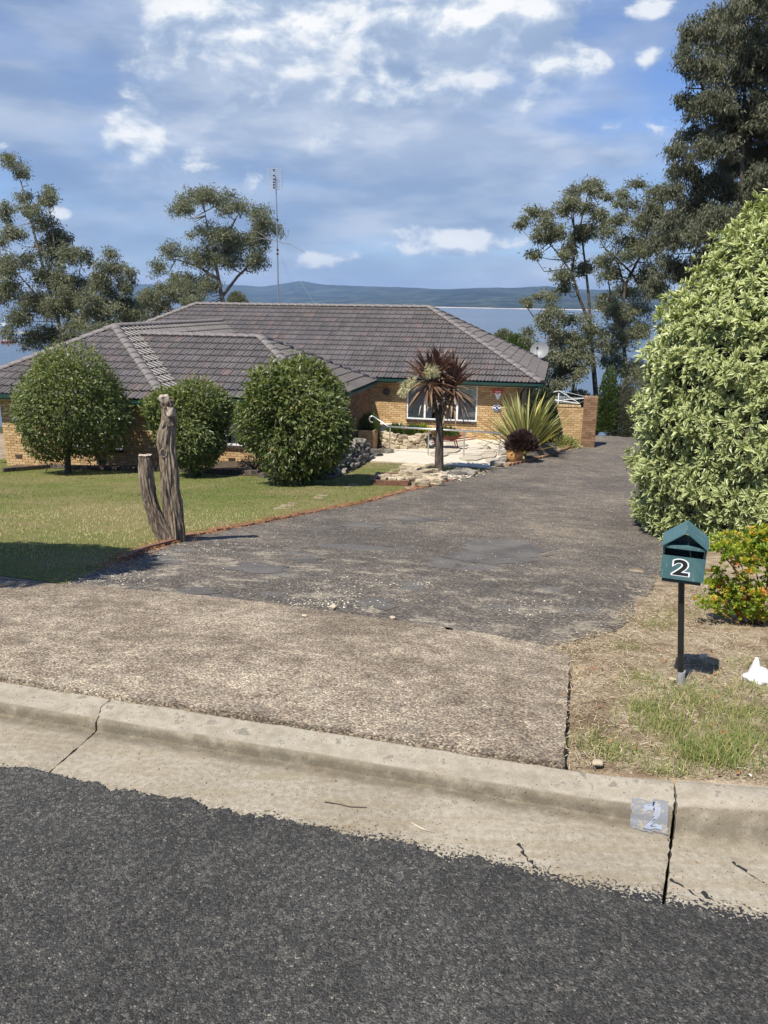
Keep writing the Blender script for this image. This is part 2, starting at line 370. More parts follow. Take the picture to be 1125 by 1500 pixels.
def m_slab(nt):
    p = pos(nt); n1 = nt.noise(p, 1.1, 5); n2 = nt.noise(p, 7, 6, .62); vc = nt.voro(p, 105, 'F1', 'Color'); vd = nt.voro(p, 105)
    sv_ = nt.new('ShaderNodeSeparateColor'); nt.l.new(vc, sv_.inputs[0])
    base = nt.cr(nt.ramp(nt.m('ADD', nt.m('MULTIPLY', n1, .5), nt.m('MULTIPLY', n2, .5)), .34, .66), [(0, (.165, .132, .098)), (.5, (.275, .23, .175)), (1, (.40, .345, .265))])
    st = nt.cr(sv_.outputs[0], [(0, (.34, .32, .32)), (.4, (.85, .84, .82)), (.8, (1.25, 1.2, 1.1)), (1, (2.1, 2.0, 1.8))])
    col = nt.mix(.8, base, nt.mix(1, base, st, 'MULTIPLY'))
    col = nt.mix(nt.ramp(vd, .5, .8), col, nt.mix(1, col, (.45, .42, .4), 'MULTIPLY'))
    stain = nt.ramp(nt.noise(p, 2.6, 3), .60, .70); col = nt.mix(nt.m('MULTIPLY', stain, .35), col, (.15, .125, .10))
    h = nt.m('ADD', nt.m('MULTIPLY', nt.m('SUBTRACT', 1, vd), .8), n2)
    return principled(nt, col, .9, nt.bump(h, .6, .006), 0, .25)
material('aggregate_slab', m_slab)
def m_drive(nt):
    p = pos(nt); n1 = nt.noise(p, .55, 5, .6); n2 = nt.noise(p, 3.4, 6, .62); n3 = nt.noise(p, 26, 4, .6)
    vc = nt.voro(p, 62, 'F1', 'Color'); vd = nt.voro(p, 62); sv_ = nt.new('ShaderNodeSeparateColor'); nt.l.new(vc, sv_.inputs[0])
    s, sp = kerb_s(nt, p)
    base = nt.cr(nt.ramp(nt.m('ADD', nt.m('MULTIPLY', n1, .55), nt.m('MULTIPLY', n2, .45)), .34, .66), [(0, (.080, .070, .061)), (.45, (.112, .098, .084)), (.8, (.145, .126, .104)), (1, (.195, .166, .128))])
    st = nt.cr(sv_.outputs[0], [(0, (.5, .5, .5)), (.55, (.95, .95, .95)), (.82, (1.3, 1.27, 1.2)), (.95, (1.9, 1.8, 1.65)), (1, (2.8, 2.6, 2.2))])
    col = nt.mix(1, base, st, 'MULTIPLY')
    bare = nt.m('MULTIPLY', nt.ramp(n2, .53, .64), nt.m('SUBTRACT', 1, nt.ramp(s, 6.6, 9.5)))
    col = nt.mix(nt.m('MULTIPLY', bare, nt.ramp(n3, .38, .62, .15, .9)), col, (.33, .29, .215))
    tar = nt.m('MULTIPLY', nt.ramp(nt.noise(p, 1.5, 2, .4), .60, .65), nt.m('SUBTRACT', 1, nt.ramp(s, 8, 12)))
    col = nt.mix(nt.m('MULTIPLY', tar, .6), col, (.135, .13, .122))
    h = nt.m('ADD', nt.m('MULTIPLY', nt.m('SUBTRACT', 1, vd), .9), nt.m('MULTIPLY', n3, .7))
    return principled(nt, col, .92, nt.bump(h, .7, .010), 0, .2)
material('worn_bitumen', m_drive)
def m_lawn(nt):
    p = pos(nt); n1 = nt.noise(p, .45, 4, .6); n2 = nt.noise(p, 2.2, 5, .6); n3 = nt.noise(p, 40, 3)
    f = nt.ramp(nt.m('ADD', nt.m('MULTIPLY', n1, .6), nt.m('MULTIPLY', n2, .4)), .36, .62)
    col = nt.mix(f, (.25, .205, .10), (.15, .17, .048)); col = nt.mix(nt.ramp(n3, .3, .7), nt.mix(1, col, (.6, .6, .6), 'MULTIPLY'), col)
    return principled(nt, col, .95, nt.bump(n3, .8, .03), 0, .1)
material('lawn_soil', m_lawn)
def m_ground(nt):
    p = pos(nt); n1 = nt.noise(p, .8, 4, .6); n2 = nt.noise(p, 5, 5, .65); n3 = nt.noise(p, 75, 4, .7)
    s, sp = kerb_s(nt, p)
    col = nt.cr(nt.ramp(nt.m('ADD', nt.m('MULTIPLY', n1, .3), nt.m('MULTIPLY', n2, .7)), .33, .68), [(0, (.19, .135, .085)), (.5, (.36, .285, .19)), (1, (.50, .42, .30))])
    col = nt.mix(nt.ramp(n3, .3, .66), nt.mix(1, col, (.42, .38, .34), 'MULTIPLY'), col)
    col = nt.mix(nt.ramp(s, 33, 38), col, nt.mix(nt.ramp(n2, .35, .65), (.03, .038, .014), (.09, .075, .04)))
    return principled(nt, col, .95, nt.bump(nt.m('ADD', n3, nt.m('MULTIPLY', n2, .6)), .7, .015), 0, .1)
material('dry_earth', m_ground)
def m_brick(c0, c1, c2):
    def fn(nt):
        r_ = rnd_of(nt); p = pos(nt); n = nt.noise(p, 60, 4)
        col = nt.cr(r_, [(0, c0), (.5, c1), (1, c2)]); col = nt.mix(nt.ramp(n, .3, .7), nt.mix(1, col, (.78, .76, .74), 'MULTIPLY'), col)
        return principled(nt, col, .85, nt.bump(n, .3, .003), 0, .25)
    return fn
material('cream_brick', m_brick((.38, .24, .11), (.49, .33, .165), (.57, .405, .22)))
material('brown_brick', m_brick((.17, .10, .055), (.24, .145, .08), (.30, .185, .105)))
material('dark_brick', m_brick((.035, .025, .022), (.05, .036, .03), (.075, .05, .04)))
material('edging_brick', m_brick((.17, .085, .05), (.25, .13, .075), (.32, .19, .115)))
simple('mortar', (.16, .11, .07), .95, .15, 40)
def m_tile(nt):
    r_ = rnd_of(nt); p = pos(nt); n = nt.noise(p, 9, 5, .65); n2 = nt.noise(p, .8, 3)
    col = nt.cr(r_, [(0, (.076, .067, .061)), (.30, (.093, .081, .074)), (.62, (.104, .089, .081)), (.84, (.117, .097, .087)), (.95, (.132, .101, .087)), (1, (.160, .112, .095))])
    col = nt.mix(nt.m('MULTIPLY', nt.ramp(n, .42, .7), .55), col, (.085, .083, .085)); col = nt.mix(nt.m('MULTIPLY', nt.ramp(n2, .5, .65), .35), col, (.15, .135, .13))
    return principled(nt, col, nt.ramp(n, .3, .7, .36, .6), nt.bump(n, .3, .006), 0, .6)
material('roof_tile', m_tile)
simple('ridge_tile', (.145, .128, .12), .7, .25, 7, 0, .3)
simple('underlay', (.03, .027, .026), .9)
simple('green_paint', (.012, .048, .038), .4, .12, 6)
simple('soffit', (.55, .50, .42), .8, .06, 4)
simple('white_frame', (.72, .72, .70), .45, .05, 8)
simple('curtain', (.80, .79, .76), .9, .08, 12)
simple('interior', (.03, .028, .026), .9)
def m_glass(nt):
    g = nt.new('ShaderNodeBsdfGlossy'); g.inputs['Roughness'].default_value = .03; g.inputs['Color'].default_value = (.9, .93, .95, 1)
    t = nt.new('ShaderNodeBsdfTransparent'); t.inputs['Color'].default_value = (.86, .88, .88, 1)
    lw = nt.new('ShaderNodeFresnel'); lw.inputs[0].default_value = 1.5
    mx = nt.new('ShaderNodeMixShader'); nt.l.new(nt.m('ADD', lw.outputs[0], .05), mx.inputs[0]); nt.l.new(t.outputs[0], mx.inputs[1]); nt.l.new(g.outputs[0], mx.inputs[2]); return mx.outputs[0]
material('window_glass', m_glass)
def leafmat(name, stops, rough=.5, trans=.3, spec=.4, tcol=(1.5, 1.6, .6)):
    def fn(nt):
        a = nt.new('ShaderNodeAttribute', attribute_name='rnd').outputs['Fac']
        col = nt.cr(a, stops); b = principled(nt, col, rough, None, 0, spec)
        if not trans: return b
        t = nt.new('ShaderNodeBsdfTranslucent'); nt.put(t.inputs[0], nt.mix(1, col, tcol, 'MULTIPLY'))
        mx = nt.new('ShaderNodeMixShader'); mx.inputs[0].default_value = trans; nt.l.new(b, mx.inputs[1]); nt.l.new(t.outputs[0], mx.inputs[2]); return mx.outputs[0]
    return material(name, fn)
leafmat('gum_leaf', [(0, (.11, .12, .066)), (.5, (.172, .180, .104)), (.85, (.222, .224, .135)), (1, (.27, .225, .125))], .45, .42, .45, (1.15, 1.2, .85))
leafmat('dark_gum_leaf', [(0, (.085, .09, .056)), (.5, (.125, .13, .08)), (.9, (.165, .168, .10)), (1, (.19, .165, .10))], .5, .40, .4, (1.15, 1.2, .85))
leafmat('green_leaf', [(0, (.035, .055, .014)), (.5, (.07, .105, .025)), (1, (.12, .16, .04))], .5, .28)
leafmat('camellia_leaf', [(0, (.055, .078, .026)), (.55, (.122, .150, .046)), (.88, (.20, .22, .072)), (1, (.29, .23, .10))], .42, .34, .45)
leafmat('yellow_leaf', [(0, (.10, .17, .02)), (.5, (.20, .28, .03)), (.8, (.36, .36, .04)), (.93, (.55, .36, .04)), (1, (.55, .17, .06))], .45, .35, .4)
leafmat('flax_leaf', [(0, (.12, .14, .04)), (.5, (.25, .26, .085)), (.85, (.40, .385, .16)), (1, (.50, .43, .12))], .42, .25, .5, (1.2, 1.2, .7))
leafmat('cordyline_leaf', [(0, (.06, .03, .026)), (.35, (.12, .07, .05)), (.65, (.23, .16, .095)), (1, (.42, .34, .19))], .38, .2, .5, (1.4, .9, .8))
leafmat('flower', [(0, (.40, .36, .22)), (1, (.62, .60, .42))], .7, .3)
leafmat('grass_blade', [(0, (.085, .125, .025)), (.4, (.18, .215, .055)), (.75, (.30, .28, .11)), (1, (.48, .41, .22))], .6, .3, .2)
leafmat('straw', [(0, (.10, .066, .036)), (.35, (.28, .21, .125)), (.75, (.47, .39, .26)), (1, (.62, .54, .39))], .8, .15, .2, (1, 1, 1))
leafmat('dead_leaf', [(0, (.10, .045, .02)), (.5, (.24, .095, .035)), (1, (.42, .23, .10))], .6, .1, .3, (1, 1, 1))
leafmat('stone_chip', [(0, (.16, .145, .12)), (.5, (.33, .295, .23)), (.85, (.50, .45, .35)), (1, (.62, .58, .5))], .85, 0)
leafmat('succulent', [(0, (.022, .012, .014)), (.6, (.05, .026, .026)), (1, (.10, .065, .05))], .4, .1)
def m_varieg(nt):
    e = nt.new('ShaderNodeAttribute', attribute_name='edge').outputs['Fac']; a = nt.new('ShaderNodeAttribute', attribute_name='rnd').outputs['Fac']
    gc = nt.cr(a, [(0, (.10, .14, .04)), (.6, (.20, .25, .075)), (1, (.33, .375, .115))]); cc = nt.cr(a, [(0, (.42, .45, .20)), (.6, (.53, .55, .27)), (1, (.56, .58, .22))])
    col = nt.mix(nt.ramp(e, .30, .78), gc, cc); b = principled(nt, col, .38, None, 0, .45)
    t = nt.new('ShaderNodeBsdfTranslucent'); nt.put(t.inputs[0], nt.mix(1, col, (1.1, 1.2, .6), 'MULTIPLY'))
    mx = nt.new('ShaderNodeMixShader'); mx.inputs[0].default_value = .22; nt.l.new(b, mx.inputs[1]); nt.l.new(t.outputs[0], mx.inputs[2]); return mx.outputs[0]
material('variegated_leaf', m_varieg)
def m_bark(dark, light, sc=(14, 14, 2.2), k=1.0):
    def fn(nt):
        p = ocoord(nt); mp = nt.new('ShaderNodeMapping'); nt.l.new(p, mp.inputs[0]); mp.inputs['Scale'].default_value = sc
        n = nt.noise(mp.outputs[0], 1.6, 7, .65); n2 = nt.noise(p, 2.5, 4)
        col = nt.mix(nt.ramp(nt.m('ADD', nt.m('MULTIPLY', n, .7), nt.m('MULTIPLY', n2, .3)), .38, .62), dark, light)
        return principled(nt, col, .9, nt.bump(n, .8, .03 * k), 0, .15)
    return fn
material('gum_bark', m_bark((.085, .070, .056), (.33, .285, .235)))
material('dark_bark', m_bark((.040, .032, .027), (.15, .12, .095)))
material('pale_bark', m_bark((.22, .19, .155), (.50, .46, .40)))
material('stump_bark', m_bark((.060, .044, .031), (.30, .24, .175), (34, 34, 4.0), .6))
simple('cut_wood', (.33, .275, .21), .9, .3, 30, 0, .4)
simple('shrub_wood', (.055, .042, .03), .9, .3, 20)
simple('concrete_path', (.50, .45, .355), .9, .1, 5, 0, .2)
def m_stone(c0, c1):
    def fn(nt):
        p = pos(nt); r_ = rnd_of(nt); n = nt.noise(p, 9, 6, .65); n2 = nt.noise(p, 45, 4)
        col = nt.mix(nt.ramp(nt.m('ADD', nt.m('MULTIPLY', n, .6), nt.m('MULTIPLY', r_, .4)), .3, .7), c0, c1)
        col = nt.mix(nt.m('MULTIPLY', nt.ramp(n2, .5, .65), .5), col, (.10, .09, .075))
        return principled(nt, col, .92, nt.bump(nt.m('ADD', n, nt.m('MULTIPLY', n2, .4)), .6, .02), 0, .2)
    return fn
material('sandstone', m_stone((.22, .175, .115), (.46, .385, .27)))
material('grey_stone', m_stone((.075, .068, .058), (.27, .24, .195)))
material('paving_stone', m_stone((.40, .35, .27), (.56, .50, .40)))
simple('steel', (.60, .59, .57), .32, .06, 6, .85)
simple('grey_metal', (.36, .36, .36), .4, .12, 10, .8)
simple('galvanised', (.55, .56, .57), .45, .1, 12, .5)
def m_teal(nt):
    p = ocoord(nt); n = nt.noise(p, 14, 5, .6); sc_ = nt.new('ShaderNodeMapping'); nt.l.new(p, sc_.inputs[0]); sc_.inputs['Scale'].default_value = (60, 60, 9); sc_.inputs['Rotation'].default_value = (.3, .5, .2)
    col = nt.mix(nt.ramp(n, .3, .7), (.040, .100, .106), (.066, .135, .138)); scr = nt.ramp(nt.noise(sc_.outputs[0], 1.4, 3, .6), .66, .70)
    col = nt.mix(nt.m('MULTIPLY', scr, .55), col, (.30, .34, .33)); col = nt.mix(nt.m('MULTIPLY', nt.ramp(nt.noise(p, 60, 3), .6, .7), .3), col, (.12, .10, .075))
    return principled(nt, col, nt.ramp(n, .3, .7, .35, .6), nt.bump(n, .15, .004), 0, .4)
material('teal_paint', m_teal)
simple('shaded_teal', (.012, .03, .03), .5, .2, 18)  # letterbox teal darkened: shade of recess and underside put into the colour
simple('black_paint', (.011, .012, .012), .45, .3, 14)
simple('white_paint', (.78, .78, .76), .5, .04, 10)
simple('sleeve_grey', (.25, .25, .245), .8, .15, 30)
simple('rubber', (.014, .014, .014), .75, .2, 30)
simple('barrow_red', (.16, .030, .022), .5, .35, 9)
simple('terracotta', (.44, .235, .085), .75, .15, 8)
simple('sign_red', (.50, .022, .028), .45, .05, 8)
simple('sign_blue', (.025, .04, .15), .45, .05, 8)
simple('plastic_bag', (.62, .62, .62), .35, .03, 8)
simple('ornament', (.09, .07, .055), .7, .3, 30)
simple('soil', (.075, .052, .036), .95, .3, 12, 0, .5, .2, .02)
simple('timber', (.17, .085, .05), .9, .3, 14, 0, .4)
simple('beach_sand', (.6, .5, .38), .95, .1, .01)
simple('dish', (.17, .175, .175), .5, .05, 4)
def m_water(nt):
    p = pos(nt); mp = nt.new('ShaderNodeMapping'); nt.l.new(p, mp.inputs[0]); mp.inputs['Scale'].default_value = (1, .45, 1)
    n = nt.noise(mp.outputs[0], .12, 6, .62); n2 = nt.noise(p, .004, 3)
    col = nt.mix(nt.ramp(n2, .35, .65), (.06, .085, .11), (.075, .105, .135))
    return principled(nt, col, .24, nt.bump(n, .5, .9), 0, .5, IOR=1.33)
material('bay_water', m_water)
def m_hill(nt):
    p = pos(nt); n = nt.noise(p, .004, 5, .6); n2 = nt.noise(p, .03, 4, .6)
    col = nt.mix(nt.ramp(n, .4, .62), (.010, .018, .010), (.055, .070, .034)); col = nt.mix(nt.ramp(n2, .35, .65), nt.mix(1, col, (.5, .5, .5), 'MULTIPLY'), col)
    clear = nt.ramp(nt.noise(p, .0016, 3), .66, .72); col = nt.mix(nt.m('MULTIPLY', clear, .7), col, (.13, .15, .06))
    return principled(nt, col, 1.0, nt.bump(n2, .6, 12), 0, 0)
material('forest_hill', m_hill)
def m_kerbpaint(c, thr):
    def fn(nt):
        p = pos(nt); n = nt.noise(p, 70, 4, .6); n2 = nt.noise(p, 14, 4)
        f = nt.ramp(nt.m('ADD', nt.m('MULTIPLY', n, .6), nt.m('MULTIPLY', n2, .4)), thr, thr + .07)
        return principled(nt, nt.mix(f, (.27, .232, .165), c), .8, nt.bump(n, .3, .004), 0, .3)
    return fn
material('kerb_blue', m_kerbpaint((.165, .17, .18), .42))
material('kerb_white', m_kerbpaint((.235, .26, .31), .38))
simple('crack_tar', (.012, .012, .012), .97, .2, 40)

def m_patch(nt):
    p = pos(nt); n1 = nt.noise(p, 2.2, 5, .6); n3 = nt.noise(p, 60, 4, .6); st = nt.ramp(nt.voro(p, 70), .0, .28)
    col = nt.cr(nt.ramp(n1, .35, .65), [(0, (.078, .071, .064)), (1, (.128, .118, .105))]); col = nt.mix(nt.m('MULTIPLY', nt.m('SUBTRACT', 1, st), nt.ramp(nt.noise(p, 20, 2), .52, .6)), col, (.30, .27, .22))
    return principled(nt, col, .85, nt.bump(n3, .35, .006), 0, .3)
material('patch_bitumen', m_patch)
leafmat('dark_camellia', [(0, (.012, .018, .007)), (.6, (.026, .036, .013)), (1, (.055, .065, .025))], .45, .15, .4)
# ------------------------------------------------------------------ setting
def struct(o): o['kind'] = 'structure'; return o
SLAB_T = float((G(826, 1112) [:2]) @ KA)
def lines(*seg):
    out = []
    for a, b, st in seg: out += list(np.arange(a, b - 1e-6, st))
    return np.array(out + [seg[-1][1]])
def make_ground():
    T = lines((-1500, -300, 150), (-300, -60, 20), (-60, -24, 3), (-24, .2, .5), (.2, 1.2, .06), (1.2, 4, .2), (4, 24, .5), (24, 80, 4), (80, 400, 25), (400, 1500, 150))
    S = np.concatenate([[-40, 2.0, 2.76], lines((2.80, 5.4, .06), (5.4, 12, .3), (12, 33, .5), (33, 38, .25), (38, 60, 1), (60, 160, 5), (160, 500, 40), (500, 1500, 250))])
    TT, SS = np.meshgrid(T, S); X = TT * KA[0] + SS * KB[0]; Y = TT * KA[1] + SS * KB[1]; Z = gz(X, Y)
    Z = np.where(SS < 2.79, CAMZ - 1.98, Z)
    Z = Z - .07 * ((TT < SLAB_T - .03) & (SS < 4.3) & (SS > 2.79))
    Z = Z + .012 * np.sin(X * 9 + 2 * np.sin(Y * 7)) * np.sin(Y * 8.3) * ((SS > 2.79) & (SS < 9) & (TT > .55))
    n, m = TT.shape; V = np.stack([X, Y, Z], -1).reshape(-1, 3); i = np.arange(n * m).reshape(n, m)
    F = np.stack([i[:-1, :-1], i[:-1, 1:], i[1:, 1:], i[1:, :-1]], -1).reshape(-1, 4)
    return struct(link('ground', np_mesh('ground', V, F, True), None, 'dry_earth'))
make_ground()
ASPH = [(-9, 2.24), (-1.9, 2.235), (-1.3, 2.225), (-.7, 2.215), (0, 2.19), (.45, 2.155), (.62, 2.15), (.95, 2.165), (9, 2.16)]
def zroad(x, y):
    s = np.asarray(x) * KB[0] + np.asarray(y) * KB[1]; return CAMZ - 1.835 + .03 * sstep(2.2 - s, 0, 2.2) + 0 * s
def make_road():
    ed = []
    for i in range(len(ASPH) - 1):
        (t0, s0), (t1, s1) = ASPH[i], ASPH[i + 1]; k = int((t1 - t0) / (.006 if -2.2 < t0 < 1.4 else .08))
        for j in range(k):
            t = t0 + (t1 - t0) * j / k; s = s0 + (s1 - s0) * j / k
            w = .022 + .034 * fbm((t * 7, 3.1, 0), 1, 3) + .022 * fbm((t * 45, 1.7, 2), 1, 4)
            ed.append((t, s + w))
    ed.append((9, 2.16)); V = []; F = []; inner = 2.02
    rows = [None, inner, 1.6, 1.0, .3, -.6, -2, -6, -30]
    for t, s in ed:
        for r_ in rows:
            p = K(t, s if r_ is None else r_); z = float(zroad(*p)); V.append((p[0], p[1], z))
    n = len(rows)
    for i in range(len(ed) - 1):
        for j in range(n - 1): a = i * n + j; F.append((a, a + 1, a + n + 1, a + n))
    V = np.array(V); k0 = len(V)
    sk = V[0::n].copy(); sk[:, 2] -= .03; V = np.vstack([V, sk])
    F += [(i * n, (i + 1) * n, k0 + i + 1, k0 + i) for i in range(len(ed) - 1)]
    me = np_mesh('road', V, F, False); return struct(link('road', me, None, 'asphalt'))
make_road()
LAY = np.array([(2.0, -1.848), (2.12, -1.845), (2.25, -1.846), (2.38, -1.852), (2.5, -1.858), (2.58, -1.866), (2.625, -1.869), (2.640, -1.868), (2.645, -1.832), (2.656, -1.820), (2.69, -1.817), (2.74, -1.814), (2.775, -1.809), (2.80, -1.806), (2.812, -1.814), (2.818, -1.95)])
BAR = np.array([(2.0, -1.848), (2.12, -1.845), (2.25, -1.849), (2.36, -1.857), (2.45, -1.864), (2.51, -1.868), (2.555, -1.869), (2.578, -1.862), (2.596, -1.830), (2.610, -1.795), (2.626, -1.766), (2.66, -1.750), (2.715, -1.745), (2.775, -1.742), (2.805, -1.748), (2.815, -1.95)])
def kerb_beta(t): return sstep(t, .05, .80)
def kerb_profile(t):
    b = float(kerb_beta(t)); pr = LAY * (1 - b) + BAR * b
    out = [pr[0]]
    for i in range(len(pr) - 1):
        for k in (1, 2, 3): out.append(pr[i] + (pr[i + 1] - pr[i]) * k / 3)
    out = np.array(out); sm = out.copy()
    for _ in range(2): sm[1:-1] = (sm[:-2] + 2 * sm[1:-1] + sm[2:]) / 4
    out[1:-4] = out[1:-4] * (1 - b) + sm[1:-4] * b; return out
def kerb_pt(t, s, z, lift=0.0):
    p = K(t, s); q = (p[0], p[1], 0)
    wob = .003 * fbm((p[0] * 3, p[1] * 3, 0), 1, 3) + .0018 * fbm((p[0] * 16, p[1] * 16, 4), 1, 3)
    if s > 2.66: wob += .011 * float(kerb_beta(t)) * fbm((t * 3.5, 9, s * 6), 1, 3)
    sw = .006 * fbm((t * 5, 20, 0), 1, 3) if s > 2.6 else 0
    p = K(t, s + sw); return (p[0], p[1], CAMZ + z + wob + lift)
def crack(pix, zs):
    ts = []
    for (u, v), z in zip(pix, zs):
        d = ray(u, v); p = d * (z / d[2]); ts.append((float(p[:2] @ KB), float(p[:2] @ KA)))
    ts.sort(); return lambda s: float(np.interp(s, [a for a, b in ts], [b for a, b in ts]))
c_left = crack([(60, 1140), (118, 1090), (146, 1062), (148, 1040), (165, 1022)], [-1.846, -1.858, -1.864, -1.835, -1.806])
c_right = crack([(970, 1335), (978, 1280), (984, 1225), (990, 1175), (991, 1148)], [-1.846, -1.858, -1.866, -1.79, -1.745])
def make_kerb(lf, rf, gl, gr, step):
    s0 = [k for k in kerb_profile(0)[:, 0]]; V = []; t0, t1 = lf(2.4), rf(2.4); n = max(2, int((t1 - t0) / step)); m = len(s0)
    for j in range(n + 1):
        for i in range(m):
            base = kerb_profile(t0 + (t1 - t0) * j / n)[i]; s, z = base
            a = lf(s) + gl * (.5 + .5 * abs(fbm((s * 30, 5, gl * 900), 1, 3))) + .006 * fbm((s * 40, gl * 50, 3), 1, 3) * (gl > 0)
            b = rf(s) - gr * (.5 + .5 * abs(fbm((s * 30, 8, gr * 700), 1, 3))) - .006 * fbm((s * 40, gr * 50, 3), 1, 3) * (gr > 0)
            e = j / n; zz = z
            if (j == 0 and gl) or (j == n and gr): zz -= .006
            V.append(kerb_pt(a + (b - a) * e, s, zz))
    F = [(j * m + i, (j + 1) * m + i, (j + 1) * m + i + 1, j * m + i + 1) for j in range(n) for i in range(m - 1)]
    for j, flip in ((0, False), (n, True)):
        k = len(V); V += [(V[j * m + i][0], V[j * m + i][1], CAMZ - 1.96) for i in range(m)]
        F += [((j * m + i, k + i, k + i + 1, j * m + i + 1) if flip else (j * m + i, j * m + i + 1, k + i + 1, k + i)) for i in range(m - 1)]
    me = np_mesh('kerb', np.array(V), np.array(F)[:, ::-1], True)
    me.set_sharp_from_angle(angle=math.radians(50))
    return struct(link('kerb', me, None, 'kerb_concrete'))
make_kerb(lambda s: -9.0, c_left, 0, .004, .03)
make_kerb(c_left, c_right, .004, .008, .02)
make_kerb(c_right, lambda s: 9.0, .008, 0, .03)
# crossover slab with a broken right edge
FAR_S = [(-8, 5.03), (SLAB_T - .04, 5.0)]
def slab_poly():
    lo = [K(t, 2.832 + .007 * fbm((t * 20, 0, 1), 1, 3)) for t in np.arange(-9, SLAB_T, .03)]
    ri = [K(SLAB_T + .012 * fbm((1, s * 9, 3), 1, 4) + .04 * (s - 2.83) / 2.2 * 0, s) for s in np.arange(2.84, 4.6, .03)]
    far = [G(u, v)[:2] for (u, v) in [(803, 948), (700, 928), (600, 913), (500, 899), (400, 885), (300, 874), (200, 865), (100, 857), (0, 852)]] + [K(-9, 5.1)]
    return lo + ri[:-2] + jag(far, .04, .02, 3)
SLABP = slab_poly()
struct(conform('driveway_apron', SLABP, .010, 'aggregate_slab', .12, .10))
DRV = [(95, 856), (140, 838), (182, 821), (232, 800), (274, 788), (340, 774), (400, 763), (480, 747), (545, 734), (600, 719), (650, 707), (690, 698), (735, 685), (780, 675), (820, 663), (846, 656.5)]
DRV_L = [G(u, v)[:2] for u, v in DRV]
_e = K(.45, 34.25); _e2 = K(3.2, 34.25)
DRV_R = [_e, _e2, K(5.2, 31), K(4.2, 20), K(2.4, 13.5), G(975, 810)[:2], G(962, 850)[:2], G(945, 885)[:2], G(905, 925)[:2], G(805, 949)[:2]]
under = [K(SLAB_T - .1, 4.45), K(-5, 4.7)]
DRVP = jag(DRV_L, .06, .02, 5) + jag(DRV_R[:6], .3, .03, 8) + jag(DRV_R[5:], .05, .035, 9) + under
struct(conform('driveway', DRVP, .005, 'worn_bitumen', .25))
LAWN = [K(-9, 5.05)] + [G(u, v)[:2] for u, v in DRV[:10]] + [G(u, v)[:2] for u, v in [(590, 712), (640, 700), (690, 692), (718, 687.5), (640, 683), (545, 678), (500, 672)]]
_w = [np.array((-1.6, 25.2)), np.array((-20, 28.5)), np.array((-30, 20.0)), K(-26, 5.05)]
LAWNP = LAWN + _w
struct(conform('lawn', LAWNP, .004, 'lawn_soil', .5))

# water, far hills, shoreline
WZ = CAMZ - 30
w = MB(); w.add([(-12000, 90, WZ), (12000, 90, WZ), (12000, 12500, WZ), (-12000, 12500, WZ)], [(0, 1, 2, 3)]); struct(w.build('water', 'bay_water'))
RIDGE = [(-500, 424), (-200, 425), (0, 428), (120, 425), (200, 416), (250, 418), (340, 417), (385, 420), (440, 411.5), (475, 417), (540, 419.5), (600, 421), (650, 424), (700, 421.5), (760, 421.5), (800, 419), (850, 424), (950, 425), (1125, 428), (1400, 430), (1700, 433)]
SHORE = [(-500, 7600), (0, 7200), (330, 6700), (420, 6300), (560, 5000), (650, 4300), (760, 3900), (900, 3700), (1125, 3600), (1700, 3500)]
def make_hills():
    us = np.arange(-500, 1701, 7.0); V = []; rows = 26
    for u in us:
        Y0 = np.interp(u, [a for a, b in SHORE], [b for a, b in SHORE]); v = np.interp(u, [a for a, b in RIDGE], [b for a, b in RIDGE])
        Y1 = Y0 + 2600; x0 = at(u, 450, Y0)[0]; x1 = at(u, v, Y1)
        for k in range(rows):
            f = k / (rows - 4); Y = Y0 + (Y1 - Y0) * f; x = x0 + (x1[0] - x0) * f
            zr = x1[2] if f <= 1 else x1[2] - (f - 1) * 900
            h = WZ - 2 + (zr - WZ + 2) * min(1, f) ** 1.1
            bumpy = fbm((x / 900, Y / 900, 2), 1, 4) * 38 + fbm((x / 260, Y / 260, 7), 1, 3) * 9
            edge = math.sin(math.pi * min(1, max(0, f))) if f < 1 else 0
            h += bumpy * edge * .9 + fbm((x / 120, Y / 120, 3), 1, 3) * 3.5 * (1 if k > 0 else 0)
            V.append((x, Y, max(h, WZ - 3) if k else WZ - 4))
    n = len(us); i = np.arange(n * rows).reshape(n, rows)
    F = np.stack([i[:-1, :-1], i[1:, :-1], i[1:, 1:], i[:-1, 1:]], -1).reshape(-1, 4)
    struct(link('hills', np_mesh('hills', np.array(V), F, True), None, 'forest_hill'))
    b = MB()
    us2 = np.arange(630, 900, 10.0)
    for a, c in zip(us2[:-1], us2[1:]):
        q = []
        for u in (a, c):
            Y0 = np.interp(u, [k for k, _ in SHORE], [k for _, k in SHORE]); p = at(u, 452, Y0 - 25); hh = 2.2 + 2.0 * fbm((u / 40, 0, 0), 1, 2)
            q.append((p, hh))
        (p, h1), (r_, h2) = q
        b.add([(p[0], p[1], WZ - 1), (r_[0], r_[1], WZ - 1), (r_[0], r_[1] + 60, WZ + h2 + .5), (p[0], p[1] + 60, WZ + h1 + .5)], [(0, 1, 2, 3)])
    struct(b.build('beach', 'beach_sand'))
make_hills()
hz = MB().box((0, 6000, 105), (25000, 13000, 400)); hzo = hz.build('haze', 'soil'); hzo.data.materials.clear()
hm = bpy.data.materials.new('haze_air'); hm.use_nodes = True; hn = NT(hm.node_tree); hn.n.clear()
ho = hn.new('ShaderNodeOutputMaterial'); hv = hn.new('ShaderNodeVolumePrincipled'); hn.l.new(hv.outputs[0], ho.inputs['Volume'])
hv.inputs['Color'].default_value = (.42, .62, .95, 1); hv.inputs['Density'].default_value = 0.85e-4; hv.inputs['Anisotropy'].default_value = 0.1
hzo.data.materials.append(hm); tag(hzo, 'thin blue haze in the air over the bay', 'haze', None, 'stuff')
